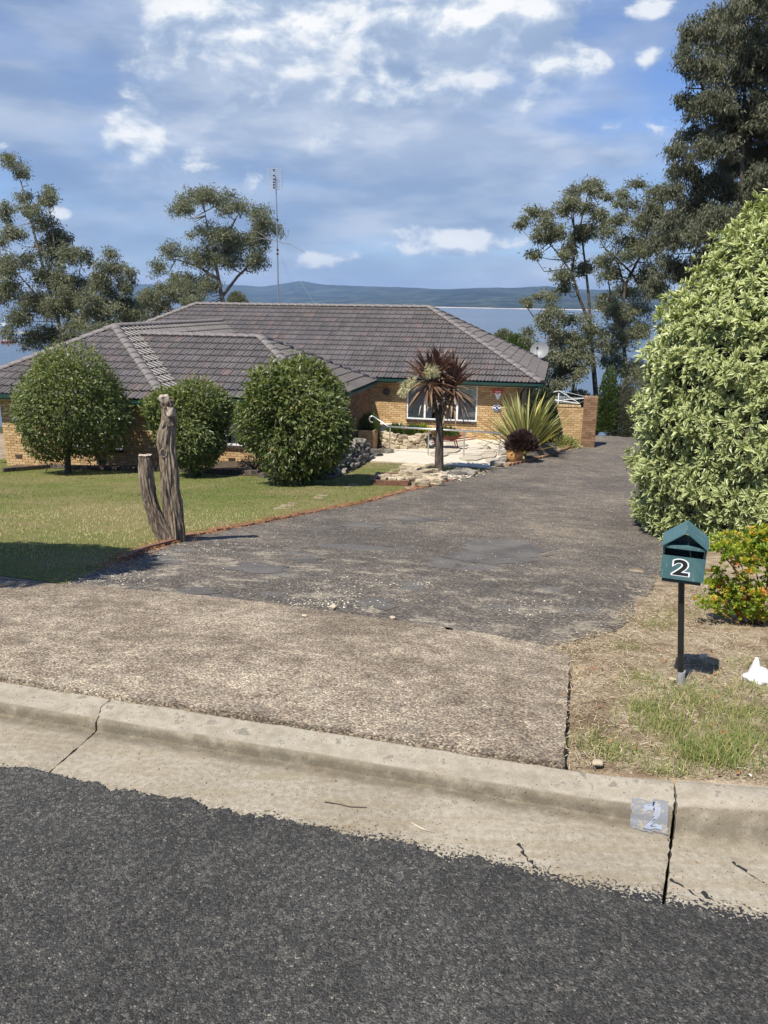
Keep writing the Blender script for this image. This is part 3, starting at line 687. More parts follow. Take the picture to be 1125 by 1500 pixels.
# ------------------------------------------------------------------ house
HPHI = math.radians(12.5); HA = np.array([math.cos(HPHI), -math.sin(HPHI), 0]); HB = np.array([math.sin(HPHI), math.cos(HPHI), 0]); UP = np.array([0, 0, 1.])
HO = np.array([6.0, 29.7, CAMZ - 2.96]); TAN = math.tan(math.radians(27)); CO, SI = math.cos(math.radians(27)), math.sin(math.radians(27))
def H(p, q, z=0.0): return HO + HA * p + HB * q + UP * z
BLK = dict(main=dict(p0=-22.1, p1=0, q0=0, q1=10.6, e=('p0', 'p1', 'q0', 'q1')),
           b1=dict(p0=-18.7, p1=-10.9, q0=-9.1, q1=3.9, e=('p0', 'p1', 'q0')),
           b2=dict(p0=-14.3, p1=-6.26, q0=-7.94, q1=-1.26, e=('p1', 'q0', 'q1')))
def bh(b, p, q):
    k = BLK[b]; d = []
    if not (k['p0'] <= p <= k['p1'] and k['q0'] <= q <= k['q1']): return -9
    if 'p0' in k['e']: d.append(p - k['p0'])
    if 'p1' in k['e']: d.append(k['p1'] - p)
    if 'q0' in k['e']: d.append(q - k['q0'])
    if 'q1' in k['e']: d.append(k['q1'] - q)
    return min(d) * TAN
house = empty('house', H(-8, 3, -2.4), 'single storey cream brick house with grey brown tiled hip roof', 'house')
# faces: block, eave start (p,q), eave direction, inward direction, length, max run, left hip, right hip
A2 = lambda v: HA * v[0] + HB * v[1]
FACES = [('main', (-22.1, 0), (1, 0), (0, 1), 22.1, 5.3, 1, 1), ('main', (0, 0), (0, 1), (-1, 0), 10.6, 5.3, 1, 1), ('main', (-22.1, 10.6), (0, -1), (1, 0), 10.6, 5.3, 1, 1), ('main', (0, 10.6), (-1, 0), (0, -1), 22.1, 5.3, 1, 1),
         ('b1', (-18.7, -9.1), (1, 0), (0, 1), 7.8, 3.9, 1, 1), ('b1', (-10.9, -9.1), (0, 1), (-1, 0), 13.0, 3.9, 1, 0), ('b1', (-18.7, 3.9), (0, -1), (1, 0), 13.0, 3.9, 0, 1),
         ('b2', (-14.3, -7.94), (1, 0), (0, 1), 8.04, 3.34, 0, 1), ('b2', (-6.26, -7.94), (0, 1), (-1, 0), 6.68, 3.34, 1, 1), ('b2', (-6.26, -1.26), (-1, 0), (0, -1), 8.04, 3.34, 1, 0)]
ul = MB()
for (b, st, e, n, L, R, lh, rh) in FACES:
    E0 = H(*st); ev, nv = A2(e), A2(n)
    a, c = (R if lh else 0), (L - R if rh else L)
    ul.add([E0 - UP * .02, E0 + ev * L - UP * .02, E0 + ev * c + nv * R + UP * (R * TAN - .02), E0 + ev * a + nv * R + UP * (R * TAN - .02)], [(0, 1, 2, 3)])
roof = ul.build('roof', 'underlay', house); roof['label'] = 'grey brown concrete tiled hip roof'
TW, TG = .285, .40
PX = np.array([0, .022, .05, .085, .14, .165, .19, .225, TW + .012]); PH = np.array([.026, .050, .044, .006, .004, .030, .028, .004, .002])
def tile_arrays():
    V = []; F = []; n = len(PX)
    for y, lift in ((0.0, .046), (TG * 1.06, 0.0)):
        for x, h in zip(PX, PH): V.append((x, y, h + lift))
    for x, h in zip(PX, PH): V.append((x, 0.004, max(0, h) - .006))
    for i in range(n - 1):
        F.append((i, i + 1, n + i + 1, n + i)); F.append((2 * n + i, 2 * n + i + 1, i + 1, i))
    return np.array(V), F
TV, TF = tile_arrays()
tile_me = np_mesh('roof_tile', TV, np.array(TF)); tile_me.materials.append(MATS['roof_tile'])
full = []; partial = MB()
def clip_poly(P, fn):
    out = []; n = len(P); d = [fn(p) for p in P]
    for i in range(n):
        j = (i + 1) % n
        if d[i] >= 0: out.append(P[i])
        if (d[i] >= 0) != (d[j] >= 0): t = d[i] / (d[i] - d[j]); out.append(P[i] + (P[j] - P[i]) * t)
    return out
SHOWN_FACES = (0, 1, 4, 5, 7, 8)
for fi in SHOWN_FACES:
    (b, st, e, n, L, R, lh, rh) = FACES[fi]; E0 = H(*st); ev, nv = A2(e), A2(n); sl_ = nv * CO + UP * SI; no = np.cross(ev, sl_)
    for k in range(int(R / CO / TG) + 1):
        run0 = k * TG * CO; over = -.04 if k == 0 else 0
        if run0 > R - .1: break
        for i in range(int(L / TW) + 2):
            u0 = i * TW - .1 + .0 * k; cu, cr_ = u0 + TW / 2, run0 + TG * CO / 2
            pq = np.array(st) + np.array(e) * cu + np.array(n) * cr_
            if lh and cu < cr_ - .45: continue
            if rh and cu > L - cr_ + .45: continue
            if cu < -.1 or cu > L + .1: continue
            own = cr_ * TAN
            if any(bh(o, *pq) > own + .30 for o in BLK if o != b): continue
            f1 = lambda q: q[0] - q[1] * CO if lh else q[0] + .02
            f2 = lambda q: (L - q[1] * CO) - q[0] if rh else L - q[0]
            f3 = lambda q: (R / CO + .01) - q[1]
            jit = (random.random() - .5) * .008; rj = (random.random() - .5) * .012
            Q = TV + np.array([u0, k * TG + over + jit, 0]); Q[:, 2] += (TV[:, 0] - TW / 2) * rj
            ok = all(f1(q) >= 0 and f2(q) >= 0 and f3(q) >= 0 for q in (Q[0], Q[8], Q[9], Q[17]))
            wpt = lambda q: E0 + ev * q[0] + sl_ * q[1] + no * (q[2] + .0)
            if ok: full.append((wpt(np.array([u0, k * TG + over + jit, 0])), ev, sl_, no))
            else:
                for f in TF:
                    P = [Q[j] for j in f]
                    for fn in (f1, f2, f3):
                        P = clip_poly(P, fn)
                        if len(P) < 3: break
                    if len(P) >= 3: partial.add([wpt(q) for q in P], [tuple(range(len(P)))])
BUSH_RECT = [(0, 505, 190, 700), (205, 555, 345, 700), (350, 520, 520, 700)]
def vis(p, lo=0, hi=1125):
    u, v = proj(p)
    return lo < u < hi and not any(a < u < c and b_ < v < d for a, b_, c, d in BUSH_RECT)
full.sort(key=lambda t: (not vis(t[0]), np.linalg.norm(t[0])))
for (o, ev, sl_, no) in full[:300]:
    t = link('roof_tile', tile_me, roof); M = Matrix(((*[0] * 4,),) * 4)
    for r_ in range(3):
        M[r_][0], M[r_][1], M[r_][2], M[r_][3] = ev[r_], sl_[r_], no[r_], o[r_] - origin(house)[r_]
    M[3][3] = 1; t.matrix_local = M
for (o, ev, sl_, no) in full[300:]:
    partial.add([o + ev * q[0] + sl_ * q[1] + no * q[2] for q in TV], TF)
# joined tiles beyond the limit
me = bpy.data.meshes.new('roof_tiles'); me.from_pydata([tuple(np.array(v) - origin(house)) for v in partial.V], [], partial.F)
rt = link('roof_tiles', me, roof, 'roof_tile'); rt['kind'] = 'stuff'
# ridge and hip caps
cap = MB(); CL = .40
ring = []
for y, rr, dz in ((0, .145, .016), (CL * 1.12, .136, 0)):
    ring.append([(rr * 1.15 * math.sin(a), y, rr * .62 * math.cos(a) + dz - .02) for a in np.linspace(-1.65, 1.65, 9)])
cap.add(ring[0] + ring[1], [(i, i + 1, 10 + i, 9 + i) for i in range(8)] + [tuple(range(9))[::-1]])
cap_me = bpy.data.meshes.new('ridge_tile'); cap_me.from_pydata(cap.V, [], cap.F); cap_me.materials.append(MATS['ridge_tile'])
for f in cap_me.polygons: f.use_smooth = len(f.vertices) == 4
def caps(a, b):
    a, b = np.array(a), np.array(b); L = np.linalg.norm(b - a); d = (b - a) / L; x = np.cross(d, UP); x /= np.linalg.norm(x); z = np.cross(x, d); n = max(1, int(L / CL)); st = L / n
    for i in range(n):
        o = a + d * st * i + z * .035; c = link('ridge_tile', cap_me, roof)
        M = Matrix.Identity(4); j = 1 + (random.random() - .5) * .06
        for r_ in range(3): M[r_][0], M[r_][1], M[r_][2], M[r_][3] = x[r_] * j, d[r_] * st / CL, z[r_] * j, o[r_] - origin(house)[r_]
        c.matrix_local = M
rz = 5.3 * TAN
caps(H(0, 0), H(-5.3, 5.3, rz)); caps(H(-10.0, 5.3, rz), H(-5.3, 5.3, rz)); caps(H(-16.8, 5.3, rz), H(-10.0, 5.3, rz)); caps(H(-22.1, 0), H(-16.8, 5.3, rz)); caps(H(0, 10.6), H(-5.3, 5.3, rz))
r1 = 3.9 * TAN; caps(H(-18.7, -9.1), H(-14.8, -5.2, r1)); caps(H(-10.9, -9.1), H(-14.8, -5.2, r1)); caps(H(-14.8, -5.2, r1), H(-14.8, 3.7, r1))
r2 = 3.34 * TAN; caps(H(-6.26, -7.94), H(-9.6, -4.6, r2)); caps(H(-6.26, -1.26), H(-9.6, -4.6, r2)); caps(H(-14.1, -4.6, r2), H(-9.6, -4.6, r2))
# eaves: fascia, gutter, soffit
def obox(m, a, b, up_lo, up_hi, out_v, o0, o1):
    """bar from a to b, between heights, offset along out_v"""
    q = []
    for p in (a, b):
        for o_ in (o0, o1):
            for z in (up_lo, up_hi): q.append(p + out_v * o_ + UP * z)
    m.add(q, [(0, 1, 3, 2), (4, 6, 7, 5), (0, 4, 5, 1), (2, 3, 7, 6), (0, 2, 6, 4), (1, 5, 7, 3)])
for fi, (b, st, e, n, L, R, lh, rh) in enumerate(FACES):
    E0 = H(*st); ev, nv = A2(e), A2(n); s0, s1 = E0, E0 + ev * L
    if fi == 5: s1 = E0 + ev * 1.0
    if fi == 6: s0 = E0 + ev * 4.2
    if fi == 7: s0 = E0 + ev * 3.45
    if fi == 9: s1 = E0 + ev * 4.5
    m = MB(); obox(m, s0 - ev * .02, s1 + ev * .02, -.19, -.03, -nv, -.03, .004); m.build('fascia', 'green_paint', house)
    m = MB(); gp = [(.006, -.035), (.006, -.145), (.07, -.152), (.115, -.12), (.12, -.035), (.108, -.035), (.104, -.11), (.02, -.13), (.018, -.035)]
    q0 = [s0 - nv * x + UP * z - ev * .05 for x, z in gp]; q1 = [s1 - nv * x + UP * z + ev * .05 for x, z in gp]
    m.hull(q0, q1); m.build('gutter', 'green_paint', house)
    m = MB(); obox(m, s0 + ev * (.03 if lh else 0), s1 - ev * (.03 if rh else 0), -.21, -.195, nv, .03 + .001 * fi, .68); m.build('soffit', 'soffit', house)
# brick walls
BW, BH_, JT = .230, .076, .010
brick_me = {}
def brick_mesh(mat):
    if mat in brick_me: return brick_me[mat]
    m = MB(); l, d, h = BW / 2, .012, BH_ / 2; c = .004
    m.add([(-l, 0, -h), (l, 0, -h), (l, 0, h), (-l, 0, h), (-l + c, -d, -h + c), (l - c, -d, -h + c), (l - c, -d, h - c), (-l + c, -d, h - c)], [(4, 5, 6, 7), (0, 1, 5, 4), (1, 2, 6, 5), (2, 3, 7, 6), (3, 0, 4, 7)])
    me = bpy.data.meshes.new('brick'); me.from_pydata(m.V, [], m.F); me.materials.append(MATS[mat]); brick_me[mat] = me; return me
def wall(parent, o, d, nout, L, z0, z1, holes, mat, thick=.11, name='wall', zref=None, mortar='mortar'):
    """brick leaf: mortar core with bricks proud of it; holes are (x0, x1, za, zb). returns core and list of bricks"""
    o, d, nout = np.array(o, float), np.array(d, float), np.array(nout, float); m = MB()
    xs = sorted({0, L} | {max(0, min(L, h[0])) for h in holes} | {max(0, min(L, h[1])) for h in holes})
    for a, b in zip(xs[:-1], xs[1:]):
        if b - a < 1e-4: continue
        hs = sorted([(h[2], h[3]) for h in holes if h[0] < (a + b) / 2 < h[1]]); zc = z0
        for lo, hi in hs + [(z1, z1)]:
            if lo > zc + 1e-3: m.box(o + d * (a + b) / 2 - nout * thick / 2 + UP * ((zc + lo) / 2 - o[2]), (b - a, thick, lo - zc), (d, nout, UP))
            zc = max(zc, hi)
    core = m.build(name, mortar, parent); bricks = []
    r_ = 0; z = (zref if zref is not None else z0)
    while z < z1 - .03:
        x = -(r_ % 2) * (BW + JT) / 2
        while x < L:
            a, b, lo, hi = max(x, .002), min(x + BW, L - .002), z, min(z + BH_, z1); x += BW + JT
            segs = [(a, b)]
            for h in holes:
                if h[2] < (lo + hi) / 2 < h[3]:
                    ns = []
                    for s_ in segs:
                        if h[0] > s_[0]: ns.append((s_[0], min(s_[1], h[0])))
                        if h[1] < s_[1]: ns.append((max(s_[0], h[1]), s_[1]))
                    segs = ns
            for s_ in segs:
                if s_[1] - s_[0] > .03: bricks.append((o + d * (s_[0] + s_[1]) / 2 + UP * ((lo + hi) / 2 - o[2]), d, nout, s_[1] - s_[0], hi - lo, mat, core))
        z += BH_ + JT; r_ += 1
    return core, bricks
def place_bricks(bricks, limit, parent):
    bricks.sort(key=lambda t: (not vis(t[0]), t[3] < BW - .01, np.linalg.norm(t[0])))
    rest = {}
    for i, (c, d, n, w_, h_, mat, core) in enumerate(bricks):
        if i < limit:
            ob = link('brick', brick_mesh(mat), core); M = Matrix.Identity(4); oo = c - origin(core); k = w_ / BW, 1, h_ / BH_
            for r_ in range(3): M[r_][0], M[r_][1], M[r_][2], M[r_][3] = d[r_] * k[0], -n[r_], UP[r_] * k[2], oo[r_]
            ob.matrix_local = M
        else:
            m = rest.setdefault((mat, core.name), MB()); l, h = w_ / 2, h_ / 2; cc = .004
            P = [c + d * x + n * y + UP * z for x, y, z in [(-l, 0, -h), (l, 0, -h), (l, 0, h), (-l, 0, h), (-l + cc, .012, -h + cc), (l - cc, .012, -h + cc), (l - cc, .012, h - cc), (-l + cc, .012, h - cc)]]
            m.add(P, [(4, 5, 6, 7), (0, 1, 5, 4), (1, 2, 6, 5), (2, 3, 7, 6), (3, 0, 4, 7)])
    for (mat, cn), m in rest.items():
        core = bpy.data.objects[cn]; me = bpy.data.meshes.new('bricks'); me.from_pydata([tuple(np.array(v) - origin(core)) for v in m.V], [], m.F)
        ob = link('bricks', me, core, mat); ob['kind'] = 'stuff'
def on_wall(u, v, q):
    d = ray(u, v); n = HB; k = (q - (np.array([0, 0, CAMZ]) - HO) @ n) / (d @ n); P = d * k + np.array([0, 0, CAMZ]) - HO; return float(P @ HA), float(P[2])
ZT = -.205; ZB = -3.4; allb = []
def window(q, u0, u1, v0, v1, nm, splits, flip=0):
    p0, zt = on_wall(u0, v0, q); p1, zb = on_wall(u1, v1, q); zt = min(zt, ZT - .01)
    return [p0, p1, zb, zt, splits]
Q_B1, Q_B2, Q_M = -8.68, -7.52, .42
wl_p = on_wall(7, 650, Q_B1)[0]
w1 = window(Q_B1, 98, 181, 590, 659, 'w', (.33, .66)); w2 = window(Q_B2, 300, 384, 560, 655, 'w', (.33, .66)); w3 = window(Q_M, 596.5, 698, 555, 618, 'w', (.26, .72))
pm0 = on_wall(540, 600, Q_M)[0]; pm1 = on_wall(757, 600, Q_M)[0]
def hole(w_, p0): return (w_[0] - p0, w_[1] - p0, w_[2] + HO[2], w_[3] + HO[2])
WZ0, WZ1 = HO[2] + ZB, HO[2] + ZT
SILL = .09
def add_wall(p, q, d, nout, L, holes=(), mat='cream_brick', z0=None):
    o = H(p, q); o[2] = WZ0 if z0 is None else z0
    c, b_ = wall(house, o, A2(d), A2(nout), L, WZ0 if z0 is None else z0, WZ1, list(holes), mat); allb.extend(b_)
def hs(w_, p0): a = hole(w_, p0); return (a[0], a[1], a[2] - SILL, a[3])
add_wall(wl_p, Q_B1, (1, 0), (0, -1), -11.4 - wl_p, [hs(w1, wl_p)])
add_wall(-11.4, Q_B1 + .002, (0, 1), (1, 0), Q_B2 - Q_B1)
add_wall(-11.38, Q_B2, (1, 0), (0, -1), -6.9 + 11.38, [hs(w2, -11.38)])
add_wall(-6.9, Q_B2 + .002, (0, 1), (1, 0), 11.5, mat='brown_brick')  # entry side wall in browner brick: its shade is put into the colour
add_wall(wl_p, 3.0, (0, -1), (-1, 0), 3.0 - Q_B1)
add_wall(pm0, Q_M, (1, 0), (0, -1), pm1 - pm0, [hs(w3, pm0)])
add_wall(pm0 + .002, Q_M + 2.8, (0, -1), (-1, 0), 2.7, mat='brown_brick')  # recess walls here and below also carry their shade in the brick colour
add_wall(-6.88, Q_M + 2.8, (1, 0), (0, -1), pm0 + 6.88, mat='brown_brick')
add_wall(pm1, Q_M + .002, (0, 1), (1, 0), 9.4, z0=HO[2] - 6)
place_bricks(allb, 300, house)
m = MB(); m.box(H(-11, 9.9, -3.1), (21, .1, 6), (HA, HB, UP)); m.build('wall', 'mortar', house)
for (w_, q) in ((w1, Q_B1), (w2, Q_B2), (w3, Q_M)):
    p0, p1, zb, zt, sp_ = w_; W = p1 - p0; Hh = zt - zb; pc, zc = (p0 + p1) / 2, (zb + zt) / 2; ax = (HA, HB, UP)
    f = MB(); t = .055
    f.box(H(p0 + t / 2, q + .05, zc), (t, .07, Hh), ax); f.box(H(p1 - t / 2, q + .05, zc), (t, .07, Hh), ax)
    f.box(H(pc, q + .05, zt - t / 2), (W - 2 * t, .068, t), ax); f.box(H(pc, q + .05, zb + t / 2), (W - 2 * t, .068, t), ax)
    for s_ in sp_: f.box(H(p0 + W * s_, q + .052, zc), (.075, .066, Hh - 2 * t), ax)
    wo = f.build('window', 'white_frame', house)
    ed = [0] + list(sp_) + [1]
    for a, b in zip(ed[:-1], ed[1:]):
        g = MB(); g.box(H(p0 + W * (a + b) / 2, q + .055, zc), (W * (b - a) - .06, .006, Hh - .09), ax); g.build('pane', 'window_glass', wo)
    cu = MB(); n = int(W / .025); pts = [(p0 + W * i / n, .13 + .03 * math.sin(i * 1.05 + .6 * math.sin(i * .23)) + .01 * math.sin(i * .37)) for i in range(n + 1)]
    for (lo, hi) in ((0, .36), (.40, .62), (.66, 1.0)):
        sub = [x for i, x in enumerate(pts) if lo * n <= i <= hi * n]
        cu = MB(); cu.add([H(a, q + b, zb + .03) for a, b in sub] + [H(a, q + b, zt - .02) for a, b in sub], [(i, i + 1, len(sub) + i + 1, len(sub) + i) for i in range(len(sub) - 1)])
        cu.build('curtain', 'curtain', wo, True)
    bk = MB(); bk.box(H(pc, q + 1.6, zc), (W + 1.5, .02, Hh + 1), ax); bk.build('interior', 'interior', wo)
    k = int(W / .11); bwid = W / k
    for i in range(k):
        s_ = MB(); s_.box(H(p0 + bwid * (i + .5), q - .01, zb - SILL / 2 - .004), (bwid - .010, .15, SILL - .012), ax); s_.build('sill_brick', 'dark_brick', wo)
    s_ = MB(); s_.box(H(pc, q + .03, zb - SILL / 2), (W - .004, .10, SILL - .024), ax); s_.build('sill_mortar', 'interior', wo)
def wall_thing(u, v, q, off=.02):
    p, z = on_wall(u, v, q); return H(p, q - off, z), p, z
# wall vents under the windows
for (u, v, q) in ((633, 633, Q_M), (727, 634, Q_M), (28, 668, Q_B1), (150, 676, Q_B1), (340, 673, Q_B2)):
    c, p, z = wall_thing(u, v, q, .02); m = MB(); m.box(c, (.23, .03, .10), (HA, HB, UP)); m.build('air_vent', 'dark_brick', house)
# downpipe at the shaded corner, porch floor and front door in the recess
dp = MB(); dp.tube([H(-.62, .45, -.2), H(pm1 + .12, .72, -.5), H(pm1 + .12, .72, -2.7)], .04, 10); dp.build('downpipe', 'green_paint', house, True)
ds = MB().box(H(-4.9, Q_M + 2.74, -1.25), (.86, .05, 2.05), (HA, HB, UP)); door = ds.build('door', 'timber', house); MB().box(H(-4.58, Q_M + 2.69, -1.3), (.03, .05, .12), (HA, HB, UP)).build('handle', 'steel', door)
# ------------------------------------------------------------------ garden wall, path, garden things
def zat(x, y, v):
    lo, hi = -20.0, CAMZ + y * .9
    for _ in range(50):
        mid = (lo + hi) / 2
        if proj((x, y, mid))[1] > v: lo = mid
        else: hi = mid
    return (lo + hi) / 2
def garden_wall():
    b0 = G(851, 655); k = ppm(b0); W = 27 / k * .62; top = zat(b0[0], b0[1], 582); zb = b0[2] - .1
    gw = empty('garden_wall', b0, 'low cream brick garden wall ending in a taller brown brick pillar', 'wall'); bl = []
    fd, sd = HA, HB; wf, ws = .48, .60
    o = b0 + HA * -.0
    for (oo, d, n, L) in ((o, fd, -sd, wf), (o + fd * wf, sd, fd, ws), (o + fd * wf + sd * ws, -fd, sd, wf), (o + sd * ws, -sd, -fd, ws)):
        oo = oo.copy(); oo[2] = zb; c, b_ = wall(gw, oo, d, n, L, zb, top - .07, [], 'brown_brick', .05, 'pillar'); bl += b_
    for i in range(4): MB().box(o + fd * (wf / 8 + wf / 4 * i) + sd * ws / 2 + UP * (top - .035 - o[2]), (wf / 4 - .008, ws + .02, .07), (fd, sd, UP)).build('cap_brick', 'brown_brick', gw)
    x0 = at(768, 600, 29.8); x1 = o + sd * .32; d = x1 - x0; d[2] = 0; L = np.linalg.norm(d); d /= L; n = np.array([d[1], -d[0], 0.])
    wtop = zat(x1[0], x1[1], 594); oo = np.array([x0[0], x0[1], zb]); c, b_ = wall(gw, oo, d, n, L, zb, wtop - .08, [], 'cream_brick', .11, 'wall'); bl += b_
    for i in range(int(L / .118)): MB().box(oo + d * (.06 + i * .118) - n * .05 + UP * (wtop - .04 - zb), (.108, .15, .075), (d, n, UP)).build('cap_brick', 'cream_brick', gw)
    place_bricks(bl, 300, gw)
garden_wall()
# front path and paved court
PATH = [G(u, v)[:2] for u, v in [(512, 675), (545, 675.5), (600, 678.5), (660, 682), (718, 686), (735, 681), (752, 668), (760, 650)]] + [H(-.8, .55)[:2], H(pm0 - .4, .58)[:2], H(-6.5, 1.0)[:2], H(-6.7, -1.5)[:2]]
struct(conform('path', PATH, .012, 'concrete_path', .5, .06))
pv = [(655, 660, 40, 14), (690, 664, 44, 14), (668, 652, 36, 9), (700, 655, 34, 9), (716, 668, 28, 12), (722, 658, 26, 9), (642, 667, 30, 9), (735, 664, 20, 9), (690, 673, 36, 8), (722, 676, 28, 7)]
court = empty('stone_paving', G(690, 664), 'patch of pale irregular flagstones below the white framed window', 'paving')
for i, (u, v, wpx, hpx) in enumerate(pv):
    c = G(u, v); rng = random.Random(i); ring_ = []
    for a in range(7):
        an = a / 7 * 2 * math.pi + rng.uniform(-.25, .25); q = G(u + wpx / 2 * math.cos(an) * rng.uniform(.8, 1.05), v + hpx / 2 * math.sin(an) * rng.uniform(.8, 1.05)); ring_.append(q)
    m = MB(); m.hull([q + UP * .0 for q in ring_], [q + UP * (.05 + .02 * rng.random()) for q in ring_]); m.build('paving_stone', 'paving_stone', court)
for i in range(9):
    c = G(700 + i * 6 + random.uniform(-2, 2), 652 + (i % 3) * 4 - i * .4); rock(c + UP * .06, (.28, .24, .2), i + 40, i).build('stone', 'paving_stone', court)
# entry steps and landing
st = empty('entry_steps', G(528, 668), 'pale concrete entry steps beside the brick planter', 'steps')
for i, (pc, qc, w_, d_, h_) in enumerate(((-6.1, -.35, 1.3, 2.4, .62), (-5.75, -1.75, 1.1, .55, .40), (-5.55, -2.3, 1.0, .5, .2))):
    g0 = H(pc, qc); zg = float(gz(g0[0], g0[1])); MB().box((g0[0], g0[1], zg + h_ / 2 - .15), (w_, d_, h_ + .3), (HA, HB, UP)).build('step', 'concrete_path', st, False, .015)
# brick planter with a leafy pot plant
def brick_box(name, label, cat, c, w_, d_, h_, mat):
    t = empty(name, c, label, cat); bl = []; o = c - HA * w_ / 2 - HB * d_ / 2
    for (oo, d, n, L) in ((o, HA, -HB, w_), (o + HA * w_, HB, HA, d_), (o + HA * w_ + HB * d_, -HA, HB, w_), (o + HB * d_, -HB, -HA, d_)):
        c_, b_ = wall(t, oo, d, n, L, c[2] - .1, c[2] + h_, [], mat, .08, 'wall'); bl += b_
    place_bricks(bl, 60, t); MB().box(c + UP * (h_ - .08), (w_ - .2, d_ - .2, .1), (HA, HB, UP)).build('soil', 'soil', t); return t
pb = G(536, 660); pb = pb + HB * .5
brick_box('brick_planter', 'small square cream brick planter at the entry steps', 'planter', pb, .55, 1.1, zat(pb[0], pb[1], 627) - pb[2], 'cream_brick')
def tuft(name, label, cat, c, rx, h, n, mat, L, W, up=.6, wood=None, group=None, spread=1.0, lo=.0):
    t = empty(name, c, label, cat, group); d = rdir(n); d[:, 2] = np.abs(d[:, 2]); r_ = RNG.random(n) ** .4
    P = np.array(c) + d * r_[:, None] * np.array([rx, rx, h]) * spread + np.array([0, 0, lo])
    D = nrm(d + rdir(n) * .5 + np.array([0, 0, up])); N = rdir(n) + np.array([0, 0, .8])
    leaf_obj('foliage', P, D, N, L * (.7 + .6 * RNG.random(n)), W * (.7 + .6 * RNG.random(n)), mat, t)
    m = MB()
    for i in range(7):
        a = i * .9; e = np.array(c) + np.array([rx * .6 * math.cos(a), rx * .6 * math.sin(a), h * .7 + lo]); m.tube([np.array(c), np.array(c) * .4 + e * .6, e], [.02, .014, .006], 5)
    m.build('stems', 'shrub_wood', t); return t
tuft('leafy_shrub', 'feathery green bush growing in the entry brick planter', 'shrub', pb + UP * (zat(pb[0], pb[1], 627) - pb[2] - .1), .40, .62, 3200, 'green_leaf', .12, .014, 1.4)
# stone planter with boulders
sp0 = G(590, 658) + HB * .3; spn = empty('stone_planter', sp0, 'low curved sandstone planter against the house wall', 'planter')
for row in range(3):
    for i in range(9):
        a = math.radians(195 + i * 19 + row * 9); c = sp0 + HA * (.95 * math.cos(a)) + HB * (.75 * math.sin(a) + .5) + UP * (.10 + row * .17)
        rock(c + UP * random.uniform(-.04, .04), (random.uniform(.26, .5), .26, random.uniform(.15, .27)), i + row * 17, a + 1.4 + random.uniform(-.2, .2), .32, 3).build('stone', 'sandstone', spn)
MB().box(sp0 + HB * .55 + UP * .2, (1.5, .9, .5), (HA, HB, UP)).build('soil', 'soil', spn)
for i, (du, dq, r_, mt) in enumerate(((-.4, .35, .34, 'green_leaf'), (.25, .4, .4, 'green_leaf'), (.55, .5, .25, 'yellow_leaf'))):
    tuft('succulent_plant', ['rosette plant at the left of the stone planter', 'broad green plant filling the middle of the stone planter', 'yellow green plant at the right of the stone planter'][i], 'plant', sp0 + HA * du + HB * dq + UP * .45, r_, .28, 420, mt, .16, .05)
gs = empty('rock_cluster', G(553, 668), 'heap of weathered grey stones between planter and railing', 'rocks')
for i in range(9): rock(G(548 + (i % 4) * 7, 664 - (i // 4) * 7) + UP * (.06 + .05 * (i // 4)), (.34, .3, .22), i + 60, i * 1.3).build('stone', 'grey_stone', gs)
ht = G(548, 668.5); m = MB(); m.tube([ht + np.array([.28 * math.cos(a), .2 * math.sin(a), .05]) for a in np.linspace(0, 6.0, 18)], .035, 7); tag(m.build('hose_coil', 'black_paint', None, True), 'coiled black hose lying on the path edge', 'hose')
# handrail
rl = [G(571, 663), G(627, 667.5), G(679, 669), G(731, 668)]; hr = empty('handrail', rl[0], 'stainless steel handrail along the concrete front path', 'railing'); tops = []
for g_, v in zip(rl, (625, 628.5, 631, 634.5)):
    z = zat(g_[0], g_[1], v); MB().tube([g_ - UP * .05, (g_[0], g_[1], z)], .024, 10).build('post', 'steel', hr, True); tops.append(np.array([g_[0], g_[1], z]))
d0 = tops[0] - tops[1]; d0 /= np.linalg.norm(d0); e0 = tops[0] + d0 * .1
hook = [at(u, v, tops[0][1] + .3) for u, v in ((546, 618.5), (542.5, 618.2), (540.8, 614.5), (542, 610.5), (545.5, 609.5), (549, 611.5))]
MB().tube(hook + [e0] + tops, .028, 10).build('rail', 'steel', hr, True)
# wheelbarrow used as a planter
wb = G(655, 660) + HB * .35; ax = (HA, HB, UP); bar = empty('wheelbarrow', wb, 'rusty red wheelbarrow with plants parked against the house wall', 'wheelbarrow')
wc = wb + HA * -.62 + UP * .20
def disc(m, c, axis, r0, r1, w_, seg=20):
    axis = axis / np.linalg.norm(axis); x = np.cross(axis, UP); x /= np.linalg.norm(x); y = np.cross(axis, x); vs = []
    for i in range(seg):
        a = 2 * math.pi * i / seg; dv = x * math.cos(a) + y * math.sin(a)
        vs += [c + dv * r0 - axis * w_ / 2, c + dv * r1 - axis * w_ / 2, c + dv * r1 + axis * w_ / 2, c + dv * r0 + axis * w_ / 2]
    fs = []
    for i in range(seg):
        j = (i + 1) % seg
        for a in range(4): fs.append((i * 4 + a, i * 4 + (a + 1) % 4, j * 4 + (a + 1) % 4, j * 4 + a))
    m.add(vs, fs)
m = MB(); disc(m, wc, HB, .11, .20, .09); wh = m.build('wheel', 'rubber', bar, True); m = MB(); disc(m, wc, HB, .01, .112, .04); m.build('rim', 'galvanised', wh)
m = MB(); tb = wb + UP * .34
bt = [tb + HA * x + HB * y for x, y in ((-.38, -.2), (.22, -.2), (.22, .2), (-.38, .2))]; tp = [tb + HA * x + HB * y + UP * z for x, y, z in ((-.62, -.32, .26), (.50, -.32, .20), (.50, .32, .20), (-.62, .32, .26))]
m.add(bt + tp, [(3, 2, 1, 0), (0, 1, 5, 4), (1, 2, 6, 5), (2, 3, 7, 6), (3, 0, 4, 7)]); m.build('tray', 'barrow_red', bar)
